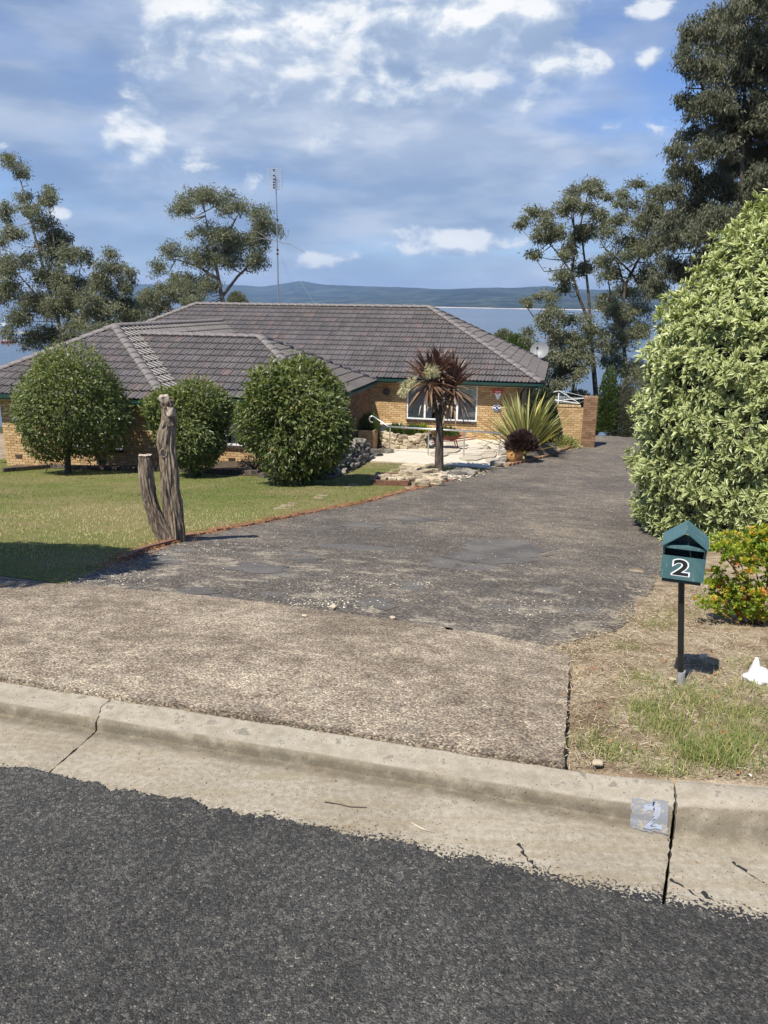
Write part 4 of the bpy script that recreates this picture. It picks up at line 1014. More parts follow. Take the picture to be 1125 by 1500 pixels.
for s_ in (-1, 1):
    MB().tube([wc + HB * s_ * .06, tb + HA * -.2 + HB * s_ * .18 - UP * .04, tb + HA * .35 + HB * s_ * .24 - UP * .0, tb + HA * .98 + HB * s_ * .27 + UP * .12], .02, 8).build('handle', 'barrow_red', bar, True)
    MB().tube([tb + HA * .22 + HB * s_ * .21, tb + HA * .32 + HB * s_ * .23 - UP * .37], .018, 8).build('leg', 'barrow_red', bar, True)
tuft('potted_plant', 'low green plants filling the red wheelbarrow', 'plant', tb + HA * -.1 + UP * .1, .46, .26, 700, 'green_leaf', .13, .05)
# signs and ornament on the front wall
c, p_, z_ = wall_thing(729.5, 578, Q_M, .035); ax = (HA, HB, UP)
sg = empty('wall_sign', c, 'red and white inverted triangle sign on the brick wall', 'sign')
def plate(pts, th, y0=0.0): 
    m = MB(); m.hull([c + HA * x - HB * y0 + UP * z for x, z in pts], [c + HA * x - HB * (y0 + th) + UP * z for x, z in pts]); return m
plate([(-.20, .18), (.20, .18), (.02, -.20), (-.02, -.20)], .012).build('plate', 'white_paint', sg)
plate([(-.235, .215), (-.12, .19), (0, .225), (.12, .19), (.235, .215), (.15, .045), (.08, .075), (0, .02), (-.08, .075), (-.15, .045)], .008, .013).build('red_band', 'sign_red', sg)
for i, (x, z, w_) in enumerate(((-.0, .13, .22), (0, .10, .16))): plate([(-w_ / 2, z - .008), (w_ / 2, z - .008), (w_ / 2, z + .008), (-w_ / 2, z + .008)], .003, .0225).build('lettering', 'white_paint', sg)
c, p_, z_ = wall_thing(728, 597.5, Q_M, .035); so_ = empty('wall_sign', c, 'oval blue and white badge sign below the triangle sign', 'sign')
def oval(a, b, th, y0, mt, nm): plate([(a * math.cos(t), b * math.sin(t)) for t in np.linspace(0, 2 * math.pi, 25)[:-1]], th, y0).build(nm, mt, so_)
oval(.18, .13, .012, 0, 'white_paint', 'plate'); oval(.165, .115, .006, .013, 'sign_blue', 'blue_field'); oval(.075, .075, .005, .020, 'white_paint', 'emblem'); oval(.055, .055, .004, .026, 'sign_blue', 'emblem')
for s_ in (-1, 1): plate([(s_ * .07, .02), (s_ * .15, .045), (s_ * .14, .0), (s_ * .08, -.03)], .004, .020).build('emblem', 'white_paint', so_)
c, p_, z_ = wall_thing(566.5, 573.5, Q_M, .03); orn = empty('wall_ornament', c, 'round dark metal ornament on the brick wall beside the entry', 'ornament')
m = MB(); disc(m, c, HB, .125, .155, .03, 24); m.build('ring', 'ornament', orn)
for i in range(8):
    a = i * math.pi / 4; MB().tube([c + (HA * math.cos(a) + UP * math.sin(a)) * .03, c + (HA * math.cos(a + .35) + UP * math.sin(a + .35)) * .09, c + (HA * math.cos(a) + UP * math.sin(a)) * .135], [.028, .03, .01], 6).build('petal', 'ornament', orn)
# television antenna
ab = H(-16.8, 5.3, rz); bx = None
for pp in np.arange(-16.8, -5, .05):
    if proj(H(pp, 5.3, rz))[0] >= 407.5: ab = H(pp, 5.3, rz + .05); break
aY = ab[1]; an = empty('television_antenna', ab, 'tall grey television aerial mast on the roof ridge', 'antenna')
mt_ = [ab - UP * .1, at(406.5, 372, aY), at(405.8, 322, aY), at(403.8, 258, aY)]
MB().tube(mt_, [.035, .03, .028, .02], 8).build('mast', 'grey_metal', an, True)
for u, v in ((406.5, 372), (406.3, 322), (406.6, 366)): MB().tube([at(u, v - 1.5, aY), at(u, v + 1.5, aY)], .05, 8).build('clamp', 'dark_brick', an)
fr = MB(); bars = 12; 
for i in range(bars):
    v = 247.5 + i * 2.75; MB().tube([at(392.0, v, aY + .1), at(413.5, v + .1, aY + .1)], .012, 5).build('reflector_rod', 'galvanised', an)
for u in (392.2, 402.5, 413.2): fr.tube([at(u, 246.5, aY + .12), at(u, 279, aY + .12)], .012, 5)
fr.build('reflector_frame', 'galvanised', an)
for v in (249, 257, 262.5, 267, 271, 275): MB().box(at(401.2, v, aY - .12), (.085, .05, .05)).build('dipole', 'black_paint', an)
MB().tube([at(401.2, 247.5, aY - .1), at(401.2, 277, aY - .1)], .015, 5).build('dipole_boom', 'galvanised', an); MB().tube([at(401, 262.5, aY - .12), at(404.5, 263, aY + .1)], .025, 6).build('bracket', 'black_paint', an)
bo = [at(375, 348, aY + .9), at(406.4, 353, aY), at(428, 359, aY - .8), at(447, 372, aY - 1.2)]; MB().tube(bo, .013, 6).build('boom', 'grey_metal', an)
for u0, v0, u1, v1 in ((366, 347, 384, 349), (358, 357, 398, 346), (381, 342, 394, 351), (392, 360, 404, 354), (402, 350, 416, 358), (424, 355, 434, 363), (436, 362, 446, 369), (376, 339, 398, 353)):
    MB().tube([at(u0, v0, aY + .3), at(u1, v1, aY - .3)], .007, 5).build('element', 'grey_metal', an)
for u, v, dy in ((330, 470, 1.5), (470, 459, -1.0), (440, 450, 3.5)): MB().tube([at(406, 360, aY), at(u, v, aY + dy)], .0025, 4).build('guy_wire', 'galvanised', an)
# satellite dish at the rear eave corner
dc = at(790, 513, 39.5); ds_ = empty('satellite_dish', dc, 'grey satellite dish on the far right roof corner', 'dish')
nv_ = nrm(np.array([-.35, -.85, .42])); x_ = nrm(np.cross(UP, nv_)); y_ = np.cross(nv_, x_); m = MB(); vs = []; fs = []
for i in range(6):
    for j in range(24):
        r_ = i / 5 * .47; a = j / 24 * 2 * math.pi; vs.append(dc + x_ * r_ * math.cos(a) + y_ * r_ * .95 * math.sin(a) - nv_ * (.12 - .12 * (i / 5) ** 2))
for i in range(5):
    for j in range(24): fs.append((i * 24 + j, (i + 1) * 24 + j, (i + 1) * 24 + (j + 1) % 24, i * 24 + (j + 1) % 24))
m.add(vs, fs); o = m.build('reflector', 'dish', ds_, True)
MB().tube([dc - y_ * .45 - nv_ * .02, dc - y_ * .35 + nv_ * .45, dc + nv_ * .52 - y_ * .1], .018, 6).build('feed_arm', 'grey_metal', ds_); MB().box(dc + nv_ * .52 - y_ * .1, (.09, .09, .12)).build('receiver', 'black_paint', ds_)
MB().tube([dc - nv_ * .13, dc - nv_ * .3 - UP * .3, H(-.15, 10.3, .0)], .025, 8).build('mount', 'grey_metal', ds_)
# rotary clothes line behind the garden wall
cl0 = at(846, 586, 36.5); hub = at(818, 585, 36.5); cg = np.array([hub[0], hub[1], float(gz(hub[0], hub[1]))]); cl = empty('clothes_line', cg, 'rotary clothes line with white arms behind the garden wall', 'clothes line')
MB().tube([cg, hub + UP * .3], .03, 8).build('post', 'white_paint', cl)
for i in range(4):
    a = i * math.pi / 2 + .35; d_ = np.array([math.cos(a), math.sin(a), 0]); e_ = hub + d_ * 1.75 + UP * .02
    MB().tube([hub - UP * .05, e_], .018, 6).build('arm', 'white_paint', cl); MB().tube([hub + UP * .4, hub + d_ * .55 + UP * .3, e_], .010, 6).build('stay', 'white_paint', cl)
for r_ in (.6, 1.1, 1.65):
    pts = [hub + np.array([math.cos(i * math.pi / 2 + .35), math.sin(i * math.pi / 2 + .35), 0]) * r_ for i in range(5)]; MB().tube(pts, .004, 4).build('line', 'white_paint', cl)
# letterbox
def letterbox():
    b = G(998, 1001); k = ppm((b[0], b[1], b[2] + .5)); fa = math.radians(22); fw = np.array([math.cos(fa), -math.sin(fa), 0]); bk = np.array([math.sin(fa), math.cos(fa), 0])
    lb = empty('letterbox', b, 'teal metal letterbox numbered 2 on a thin black post', 'letterbox')
    W = 58 / k; D = W * 1.1; cx = b + fw * -.066
    fpt = cx - bk * D * .5
    zb = zat(fpt[0], fpt[1], 849.5); z1 = zat(fpt[0], fpt[1], 816); z2 = zat(fpt[0], fpt[1], 805.5); z3 = zat(fpt[0], fpt[1], 801.5); za = zat(fpt[0], fpt[1], 781); th = .004
    P = lambda x, y, z: cx + fw * x + bk * y + UP * (z - cx[2])
    pz = b[2]; lean = fw * .012
    MB().tube([b - UP * .05, P(0, 0, zb - .02) ], .0165, 14).build('post', 'black_paint', lb, True)
    MB().tube([b - UP * .05, b + (P(0, 0, zb) - b) * .11], [.0215, .021], 14).build('post_sleeve', 'sleeve_grey', lb, True)
    MB().box(P(0, 0, zb + .003), (W, D, .006), (fw, bk, UP)).build('floor_panel', 'shaded_teal', lb)
    MB().box(P(0, 0, zb - .012), (W * .9, D * .9, .022), (fw, bk, UP)).build('base_plate', 'shaded_teal', lb)
    MB().box(P(0, -D / 2 - .001, (zb + z1) / 2), (W, th, z1 - zb), (fw, bk, UP)).build('front_panel', 'teal_paint', lb)
    MB().box(P(0, -D / 2 + .004, (z2 + z3) / 2), (W - .01, th, z3 - z2), (fw, bk, UP)).build('slot_flap', 'teal_paint', lb)
    for s_ in (-1, 1): MB().box(P(s_ * (W / 2 - .002), .002, (zb + z3) / 2 + .003), (th, D - .008, z3 - zb), (fw, bk, UP)).build('side_panel', 'teal_paint', lb)
    MB().box(P(0, D / 2, (zb + z3) / 2), (W - .01, th, z3 - zb), (fw, bk, UP)).build('back_panel', 'teal_paint', lb)
    gy = D / 2 - .02; m = MB(); m.hull([P(-W / 2 + .006, -D * .18, z3 - .002), P(W / 2 - .006, -D * .18, z3 - .002), P(0, -D * .18, za - .035)], [P(-W / 2 + .006, -D * .18 + th, z3 - .002), P(W / 2 - .006, -D * .18 + th, z3 - .002), P(0, -D * .18 + th, za - .035)]); m.build('gable_panel', 'shaded_teal', lb)
    m = MB(); m.box(P(0, -D * .34, z3 - .001), (W - .01, D * .3, .004), (fw, bk, UP)); m.build('ledge', 'teal_paint', lb)
    for s_ in (-1, 1):
        ez = z3 - .008; e0_, e1_ = P(s_ * (W / 2 + .008), -D / 2 - .012, ez), P(s_ * (W / 2 + .008), D / 2 + .012, ez); r0_, r1_ = P(s_ * .0012, -D / 2 - .012, za), P(s_ * .0012, D / 2 + .012, za)
        m = MB(); up_ = UP * .006; m.hull([e0_, e1_, r1_, r0_], [e0_ + up_, e1_ + up_, r1_ + up_, r0_ + up_]); m.build('roof_panel', 'teal_paint', lb)
    def digit(off, mat, grow, nm, size):
        cu = bpy.data.curves.new('digit', 'FONT'); cu.body = '2'; cu.size = size; cu.align_x = 'CENTER'; cu.align_y = 'CENTER'; cu.extrude = .0004; cu.offset = grow; cu.resolution_u = 6
        o = bpy.data.objects.new(nm + '_tmp', cu); COL.objects.link(o); bpy.context.view_layer.update()
        me = bpy.data.meshes.new_from_object(o.evaluated_get(bpy.context.evaluated_depsgraph_get())); bpy.data.objects.remove(o)
        c = P(-W * .04, -D / 2 - .0035 - off, (zb + z1) / 2); sx_ = 1.42
        for v in me.vertices:
            x, y, z = v.co; q = c + fw * x * sx_ + UP * y - bk * z - origin(lb); v.co = tuple(q)
        me.materials.clear(); link(nm, me, lb, mat)
    hpx = (z1 - zb) * .92
    digit(.0, 'white_paint', .0075, 'number_outline', hpx); digit(.0015, 'black_paint', .0025, 'number', hpx)
letterbox()
# plastic bag on the verge
pbg = G(1112, 1001); bm = bmesh.new(); bmesh.ops.create_icosphere(bm, subdivisions=4, radius=1)
for v in bm.verts:
    q = v.co.copy(); d = 1 + .28 * fbm(q + Vector((3, 1, 7)), 1.6, 4) + .06 * abs(fbm(q, 7, 2)); q *= d
    pk = max(0, 1 - ((q.x + .45) ** 2 + q.y ** 2) * 6) if q.z > 0 else 0
    v.co = (pbg[0] + q.x * .085, pbg[1] + q.y * .075, pbg[2] + max(-.008, q.z * .052 + .03) + pk * .085)
me = bpy.data.meshes.new('plastic_bag')
for f_ in bm.faces: f_.smooth = True
bm.to_mesh(me); bm.free(); tag(link('plastic_bag', me, None, 'plastic_bag'), 'crumpled white plastic bag lying on the dry verge', 'bag')
# dead tree stump with two trunks
def bark_tube(path, R, seg, per, seed, ridge=.15):
    pts = []; n = len(path)
    for i in range(n - 1):
        for k in range(per):
            t = k / per; p0, p1, p2, p3 = (np.array(path[max(i - 1, 0)]), np.array(path[i]), np.array(path[i + 1]), np.array(path[min(i + 2, n - 1)]))
            pts.append((.5 * (2 * p1 + (p2 - p0) * t + (2 * p0 - 5 * p1 + 4 * p2 - p3) * t * t + (3 * p1 - p0 - 3 * p2 + p3) * t ** 3), R[i] + (R[i + 1] - R[i]) * t))
    pts.append((np.array(path[-1]), R[-1])); V = []; F = []; N = len(pts); Ltot = 0
    for i, (p, r_) in enumerate(pts):
        d = pts[min(i + 1, N - 1)][0] - pts[max(0, i - 1)][0]; d /= np.linalg.norm(d); x = np.cross(np.array([0, 1., 0]), d); x /= np.linalg.norm(x); y = np.cross(d, x); Ltot = i * .03
        for k in range(seg):
            a = 2 * math.pi * k / seg; tw = a + Ltot * .35
            rd = 1 + ridge * (abs(math.sin(tw * 7.5 + 1.5 * fbm((math.cos(a) * 2, math.sin(a) * 2, Ltot * 1.2 + seed), 1, 2))) - .5) + .24 * fbm((math.cos(a) * 1.3, math.sin(a) * 1.3, Ltot * 1.1 + seed), 1, 3) + .10 * fbm((math.cos(a) * 9, math.sin(a) * 9, Ltot * 4 + seed), 1, 2)
            V.append(p + (x * math.cos(a) + y * math.sin(a)) * r_ * rd)
    for i in range(N - 1):
        for k in range(seg): F.append((i * seg + k, i * seg + (k + 1) % seg, (i + 1) * seg + (k + 1) % seg, (i + 1) * seg + k))
    return V, F, V[-seg:]
sb = G(244, 792); sY = sb[1]; kS = 1 / ppm((sb[0], sb[1], sb[2] + .8)); stp = empty('tree_stump', sb, 'dead grey tree stump with two cut trunks on the lawn edge', 'stump')
P1 = [at(256, 800, sY), at(255, 760, sY), at(249, 718, sY), at(247, 680, sY), at(244, 645, sY), at(248, 612, sY), at(243, 585, sY)]; R1 = [17, 13.4, 12.6, 12, 12.2, 10.2, 7.0]
P2 = [at(254, 806, sY - .05), at(240, 779, sY - .08), at(226, 752, sY - .1), at(217, 724, sY - .1), at(213.5, 696, sY - .1), at(212, 668, sY - .1)]; R2 = [15, 12.6, 10.8, 9.8, 9.4, 9]
for (P_, R_, sd, nm) in ((P1, R1, 3, 'trunk'), (P2, R2, 9, 'trunk')):
    V, F, last = bark_tube(P_, [r_ * kS for r_ in R_], 72, 16, sd); m = MB(); m.add(V, F); m.build(nm, 'stump_bark', stp, True)
    cc = np.mean(last, 0); m = MB(); m.add([p + UP * .012 * (1 + fbm(p, 20, 2)) for p in last] + [cc + UP * .015], [(i, (i + 1) % 72, 72) for i in range(72)]); m.build('cut_end', 'cut_wood', stp)
kn = at(240, 664, sY - R1[3] * kS * .98); m = MB(); m.tube([kn + np.array([.036 * math.cos(a) * (1 + .2 * math.sin(3 * a)), .004, .05 * math.sin(a) * (1 + .15 * math.cos(2 * a))]) for a in np.linspace(0, 6.28, 18)], [.012 + .004 * math.sin(i * 1.7) for i in range(18)], 7); m.build('knot', 'stump_bark', stp, True)
MB().tube([kn + np.array([0, .03, 0]), kn + np.array([0, -.004, 0])], .036, 10).build('knot_hole', 'interior', stp)
for i, (u, v, r_) in enumerate(((246, 616, 8), (251, 603, 7), (244, 592, 7.5), (240, 584, 6), (250, 590, 5))): rock(at(u, v, sY - R1[5] * kS * .7), (2 * r_ * kS, 1.3 * r_ * kS, 2 * r_ * kS), i + 80, .5 + i, .5, 3).build('branch_collar', 'cut_wood' if i % 2 else 'stump_bark', stp, True)
# ------------------------------------------------------------------ plants
def strap(base, azm, elev, L, W, droop, segs=7, fold=.3, twist=0.0, narrow=.75):
    h = np.array([math.cos(azm), math.sin(azm), 0]); side = np.array([-math.sin(azm), math.cos(azm), 0]); p = np.array(base, float); V = []; el_ = elev
    for i in range(segs + 1):
        t = i / segs; w_ = W * (narrow + (1 - narrow) * min(1, t * 3)) * (1 - max(0, (t - .55) / .45) ** 1.6) + .002
        d = h * math.cos(el_) + UP * math.sin(el_); nn = np.cross(side, d); nn = -nn if nn[2] < 0 else nn
        V += [p - side * w_ / 2 + nn * w_ * fold, p.copy(), p + side * w_ / 2 + nn * w_ * fold]
        p = p + d * L / segs; el_ -= droop / segs * (0.4 + 1.2 * t)
    F = []
    for i in range(segs): a = i * 3; F += [(a, a + 1, a + 4, a + 3), (a + 1, a + 2, a + 5, a + 4)]
    return np.array(V), np.array(F)
def strap_obj(parent, mat, rnd, *a, **k):
    V, F = strap(*a, **k); me = np_mesh('leaf', V, F, True, {'rnd': np.full(len(V), rnd)}, origin(parent)); return link('leaf', me, parent, mat)
# flax
fb = G(768, 668) + HB * .25; fl = empty('flax_plant', fb, 'large spiky yellow green flax clump beside the driveway', 'plant'); rng = random.Random(4); kf = 1 / ppm(fb)
for i in range(135):
    a = rng.uniform(0, 2 * math.pi); e = math.radians(rng.triangular(22, 88, 64)); L = rng.uniform(66, 100) * kf * (1 if e > 1 else .95)
    strap_obj(fl, 'flax_leaf', rng.random(), fb + np.array([math.cos(a), math.sin(a), 0]) * rng.uniform(0, .22), a, e, L, rng.uniform(.07, .11), rng.uniform(.1, .5))
m = MB(); m.tube([fb - UP * .1, fb + UP * .3], [.3, .16], 9); m.build('base', 'shrub_wood', fl)
# pot with a dark succulent
pt = G(753, 677) + HB * .15; po = empty('terracotta_pot', pt, 'rounded terracotta pot at the corner of the driveway', 'pot'); m = MB(); prof = [(.17, 0), (.25, .10), (.28, .24), (.26, .36), (.235, .40), (.25, .43), (.235, .45), (.20, .44), (.20, .36)]; vs = []; fs = []
for i, (r_, z) in enumerate(prof):
    for j in range(28): vs.append(pt + np.array([r_ * math.cos(j / 28 * 2 * math.pi), r_ * math.sin(j / 28 * 2 * math.pi), z]))
for i in range(len(prof) - 1):
    for j in range(28): fs.append((i * 28 + j, i * 28 + (j + 1) % 28, (i + 1) * 28 + (j + 1) % 28, (i + 1) * 28 + j))
m.add(vs, fs); m.build('body', 'terracotta', po, True); MB().tube([pt + UP * .3, pt + UP * .40], .2, 20).build('soil', 'soil', po)
tuft('dark_succulent', 'dark purple succulent bush spilling over the terracotta pot', 'plant', pt + UP * .36 + HA * .2, .50, .60, 2200, 'succulent', .15, .05, .5)
ro = rock(G(792, 668) + UP * .2, (1.05, .6, .55), 21, .25, .3, 4); tag(ro.build('boulder', 'grey_stone', None, True), 'large weathered grey boulder below the spiky flax', 'boulder')
for i, (u, v, s_, lab) in enumerate(((727, 683, .42, 'flat grey rock at the end of the path'), (738, 676, .36, 'small pale rock left of the terracotta pot'), (776, 674, .3, 'small grey rock between the pot and the boulder'))):
    tag(rock(G(u, v) + UP * .07, (s_, s_ * .8, s_ * .55), 30 + i, i).build('rock', 'grey_stone', None, True), lab, 'rock')
tuft('ground_cover', 'low yellowish ground cover plant left of the brick pillar', 'plant', G(818, 655) + HB * .2, .85, .42, 1500, 'flax_leaf', .10, .045, .3)
tuft('ground_cover', 'green rounded plant at the foot of the brick pillar', 'plant', G(835, 645) + HB * .3, .55, .62, 1400, 'green_leaf', .10, .05, .3)
# cordyline
cb = G(643, 691); cY = cb[1]; kc = 1 / ppm(cb); cd = empty('cordyline_palm', cb, 'red leaved cordyline palm with cream flowers in a stone edged bed', 'palm')
tk = MB(); tk.tube([cb - UP * .05, at(643.5, 660, cY), at(644, 625, cY), at(643.5, 603, cY)], [7.2 * kc, 6.0 * kc, 5.6 * kc, 6 * kc], 14); tr_ = tk.build('trunk', 'dark_bark', cd, True)
heads = [((629, 556), -2.4, 1.0), ((664, 566), -.4, 1.0), ((642, 545), 1.2, .85)]
for hi, ((u, v), az_, sc_) in enumerate(heads):
    hc = at(u, v, cY + (-.1, -.1, .2)[hi]); MB().tube([at(643.5, 607, cY), at((643 + u) / 2, 595, cY), hc], [5.5 * kc, 4.6 * kc, 3.2 * kc], 10).build('branch', 'dark_bark', cd, True)
    for i in range(88):
        a = rng.uniform(0, 2 * math.pi); t = (i + .5) / 88; e = math.radians(80 - 138 * t + rng.uniform(-9, 9)); L = rng.uniform(42, 58) * kc * sc_
        strap_obj(cd, 'cordyline_leaf', min(1, max(0, rng.random() * .45 + t * .6 - .1)), hc - UP * .12 * t, a, e, L, rng.uniform(.058, .080), rng.uniform(.12, .6), segs=6, narrow=.5)
for fi_, (u, v, r_) in enumerate(((632, 540, 9), (637, 546, 6), (595, 567, 8), (590, 576, 6), (626, 548, 6), (603, 559, 6))):
    c = at(u, v, cY - .45); n = 260; d = rdir(n); P = c + d * (RNG.random(n)[:, None] ** .5) * r_ * kc * np.array([1, .8, 1.0])
    leaf_obj('flower_panicle', P, d + np.array([0, 0, -.6]), rdir(n), np.full(n, .07), np.full(n, .016), 'flower', cd)
    MB().tube([at(630, 552, cY), (c + at(630, 545, cY)) / 2 + UP * .12, c], [.012, .01, .006], 5).build('flower_stem', 'cut_wood', cd)

def lump(d, seed, k=3.0):
    ph = np.array([seed * 1.7, seed * 2.3, seed * .9]); q = d * k
    return np.sin(q[:, 0] * 1.3 + ph[0]) * np.sin(q[:, 1] * 1.7 + ph[1]) + .6 * np.sin(q[:, 2] * 2.1 + ph[2] + q[:, 0]) + .4 * np.sin(q[:, 0] * 3.1 + q[:, 1] * 2.7 + ph[0] * 2)
def round_shrub(name, label, u0, u1, v0, v1, bu, bv, n, seed, group, dy=.0):
    b = G(bu, bv); k = 1 / ppm(b); Yc = b[1] + dy; c = at((u0 + u1) / 2, (v0 + v1) / 2, Yc); rx = (u1 - u0) / 2 * k; rzz = (v1 - v0) / 2 * k
    t = empty(name, b, label, 'shrub', group); rl = np.random.default_rng(seed * 13 + 5); nl = 13; ld = nrm(rl.normal(size=(nl, 3))); ld[:, 2] = ld[:, 2] * .95 - .04; lc = ld * rl.uniform(.36, .60, (nl, 1)); lr = rl.uniform(.34, .54, nl); lc[0] = 0; lr[0] = .66; li = rl.integers(0, nl, n * 2); dd_ = nrm(rl.normal(size=(n * 2, 3))); Q = lc[li] + dd_ * lr[li][:, None]; ins = np.zeros(n * 2, bool)
    for j in range(nl): ins |= (np.linalg.norm(Q - lc[j], axis=1) < lr[j] * .93) & (li != j)
    Q = Q[~ins][:n]; n = len(Q); d = nrm(Q); QR = np.linalg.norm(Q, axis=1); QR = QR / np.percentile(QR, 93) * 1.03; lu = lump(d, seed)
    sh = np.where(RNG.random(n) < .75, 1.0 - .16 * RNG.random(n) ** 1.5, .5 + .38 * RNG.random(n)); sh = np.where(RNG.random(n) < .06, 1 + .13 * RNG.random(n) ** 2, sh)
    lu2 = lump(d, seed + 7, 8.0); lu3 = lump(d, seed + 3, 15.0)
    R = (QR + .03 * lu2 + .03 * lu3) * sh; sq = 1 + .10 * (1 - np.abs(d[:, 2:3]) ** 2)
    P = c + d * R[:, None] * np.array([rx, rx * .9, rzz]) * (1 + .10 * np.clip(-d[:, 2:3], 0, 1))
    D = nrm(d * .7 + rdir(n) * .8 + np.array([0, 0, -.15])); N = nrm(d * 1.0 + rdir(n) * .55 + np.array([0, 0, .5]))
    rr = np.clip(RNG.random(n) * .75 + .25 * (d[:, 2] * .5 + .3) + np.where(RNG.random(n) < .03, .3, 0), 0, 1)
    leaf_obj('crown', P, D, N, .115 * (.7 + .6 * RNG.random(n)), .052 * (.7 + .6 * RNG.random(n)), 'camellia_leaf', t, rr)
    m = MB(); m.tube([b - UP * .1, b + (c - b) * .35, c], [.10, .085, .05], 9)
    for i in range(12):
        a = i * 2.4; e = c + np.array([math.cos(a) * rx * .6, math.sin(a) * rx * .55, (i / 12 - .4) * rzz]); s_ = b + (c - b) * (.25 + .04 * i); m.tube([s_, (s_ + e) / 2 + UP * .1, e], [.04, .03, .01], 5)
    m.build('trunk', 'shrub_wood', t); return t
round_shrub('round_shrub', 'large rounded dark green shrub at the left end of the house', -4, 194, 500, 692, 100, 694, 34000, 1, 'clipped shrubs along the house front')
round_shrub('round_shrub', 'smaller rounded shrub directly behind the dead stump', 204, 341, 556, 684, 291, 698, 22000, 5, 'clipped shrubs along the house front')
round_shrub('round_shrub', 'rounded glossy shrub left of the entry, beside the stone wall', 355, 517, 521, 697, 440, 710, 31000, 9, 'clipped shrubs along the house front')
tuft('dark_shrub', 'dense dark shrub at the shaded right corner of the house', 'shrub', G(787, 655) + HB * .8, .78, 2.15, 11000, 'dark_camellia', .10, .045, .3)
tuft('low_shrub', 'sparse low plant at the wall base between two round shrubs', 'plant', G(365, 692) + HB * .4, .5, .4, 700, 'gum_leaf', .07, .025, .6)

# variegated hedge
hb = G(945, 800); HY = hb[1] + 1.55; HKX = 1 / ppm(at(1150, 600, HY)); hc0 = at(1152, 790, HY); hc0[2] = float(gz(hc0[0], hc0[1]))
PV = [236, 252, 288, 332, 376, 420, 466, 530, 600, 680, 740, 790, 812]; PU = [5, 32, 92, 142, 162, 192, 220, 238, 240, 243, 232, 208, 190]
pz_ = np.array([at(1152, v, HY)[2] for v in PV]); pr_ = (np.array(PU) + 7) * HKX * .97
hg = empty('variegated_hedge', hc0, 'huge cream edged green variegated bush on the right of the driveway', 'hedge')
def hedge_points(n, back=.25):
    z = RNG.uniform(pz_[-1], pz_[0] + .02, n * 3); th = RNG.uniform(0, 2 * math.pi, n * 3); r_ = np.interp(z, pz_[::-1], pr_[::-1])
    keep = RNG.random(n * 3) < (r_ / pr_.max() + .12) * np.where(np.sin(th) > .35, back, 1.0); z, th, r_ = z[keep][:n], th[keep][:n], r_[keep][:n]
    dr = (np.interp(z + .1, pz_[::-1], pr_[::-1]) - np.interp(z - .1, pz_[::-1], pr_[::-1])) / .2
    N = nrm(np.stack([np.cos(th), np.sin(th), -dr], 1)); lu = lump(N + np.stack([0 * z, 0 * z, z], 1) * .8, 4, 3.4)
    lu2 = lump(N + np.stack([0 * z, 0 * z, z], 1) * 1.3, 8, 9.0); rr = r_ * (1 + .05 * lu) + .075 * lu2 - .03 + .14 * (RNG.random(len(z)) < .07) * RNG.random(len(z))
    return np.stack([hc0[0] + rr * np.cos(th), hc0[1] + rr * np.sin(th) * .95, z], 1), N
def rosettes(C, N, per, size, wid, depth, tilt=(.25, 1.1), updir=.35):
    n = len(C); A = nrm(N + rdir(n) * .45 + np.array([0, 0, updir])); C = C - N * (RNG.random((n, 1)) * depth)
    P = np.repeat(C, per, 0); A = np.repeat(A, per, 0); T = nrm(np.cross(A, rdir(n * per))); tl = RNG.uniform(tilt[0], tilt[1], (n * per, 1))
    D = nrm(A * np.cos(tl) + T * np.sin(tl)); Nn = nrm(A - D * (A * D).sum(1, keepdims=True)); s_ = size * np.repeat(.65 + .6 * RNG.random(n), per) * (.6 + .65 * RNG.random(n * per))
    return P + D * .008, D, Nn, s_, s_ * wid * (.8 + .4 * RNG.random(n * per))
def vleaf(P, D, N, L, W):
    S = np.cross(D, N); L = L[:, None]; W = W[:, None]; m1 = P + D * L * .5; cv = N * L * -.20
    V = np.stack([P, m1 - N * W * .12, P + D * L + cv, m1 + S * W / 2 + N * W * .12, m1 - S * W / 2 + N * W * .12], 1).reshape(-1, 3)
    b = np.arange(len(P))[:, None] * 5; F = np.concatenate([b + np.array([x]) for x in ([0, 3, 1], [1, 3, 2], [0, 1, 4], [1, 2, 4])], 0); return V, F
C1, N1 = hedge_points(10500); C2, N2 = hedge_points(4600)
A1 = rosettes(C1, N1, 11, .116, .32, .28, (.2, 1.35)); A2_ = rosettes(C2 - N2 * .26, N2, 8, .13, .34, .25, (.4, 1.5))
Pq, Dq, Nq, Lq, Wq = [np.concatenate([a, b], 0) for a, b in zip(A1, A2_)]
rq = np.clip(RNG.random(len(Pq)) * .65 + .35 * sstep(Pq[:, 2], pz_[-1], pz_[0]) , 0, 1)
dist = np.linalg.norm(Pq - np.array([0, 0, CAMZ]), axis=1); uv = np.array([0.0])
front = (Nq * (np.array([0, 0, CAMZ]) - Pq)).sum(1) / dist; kk = (Pq - np.array([0, 0, CAMZ])); kz = kk @ _f; uu = 562.5 + FPX * (kk @ _r) / kz
score = np.where((uu > 900) & (uu < 1120) & (front > .3) & (np.arange(len(Pq)) < len(A1[0])), Lq * front / dist, 0); pick = np.argsort(-score)[:300]; mask = np.ones(len(Pq), bool); mask[pick] = False
V, F = vleaf(Pq[mask], Dq[mask], Nq[mask], Lq[mask], Wq[mask])
me = np_mesh('leaves', V, F, False, {'rnd': np.repeat(rq[mask], 5), 'edge': np.tile(np.array([.1, 0, .75, 1.0, 1.0]), mask.sum())}, origin(hg)); lv = link('leaves', me, hg, 'variegated_leaf'); lv['kind'] = 'stuff'
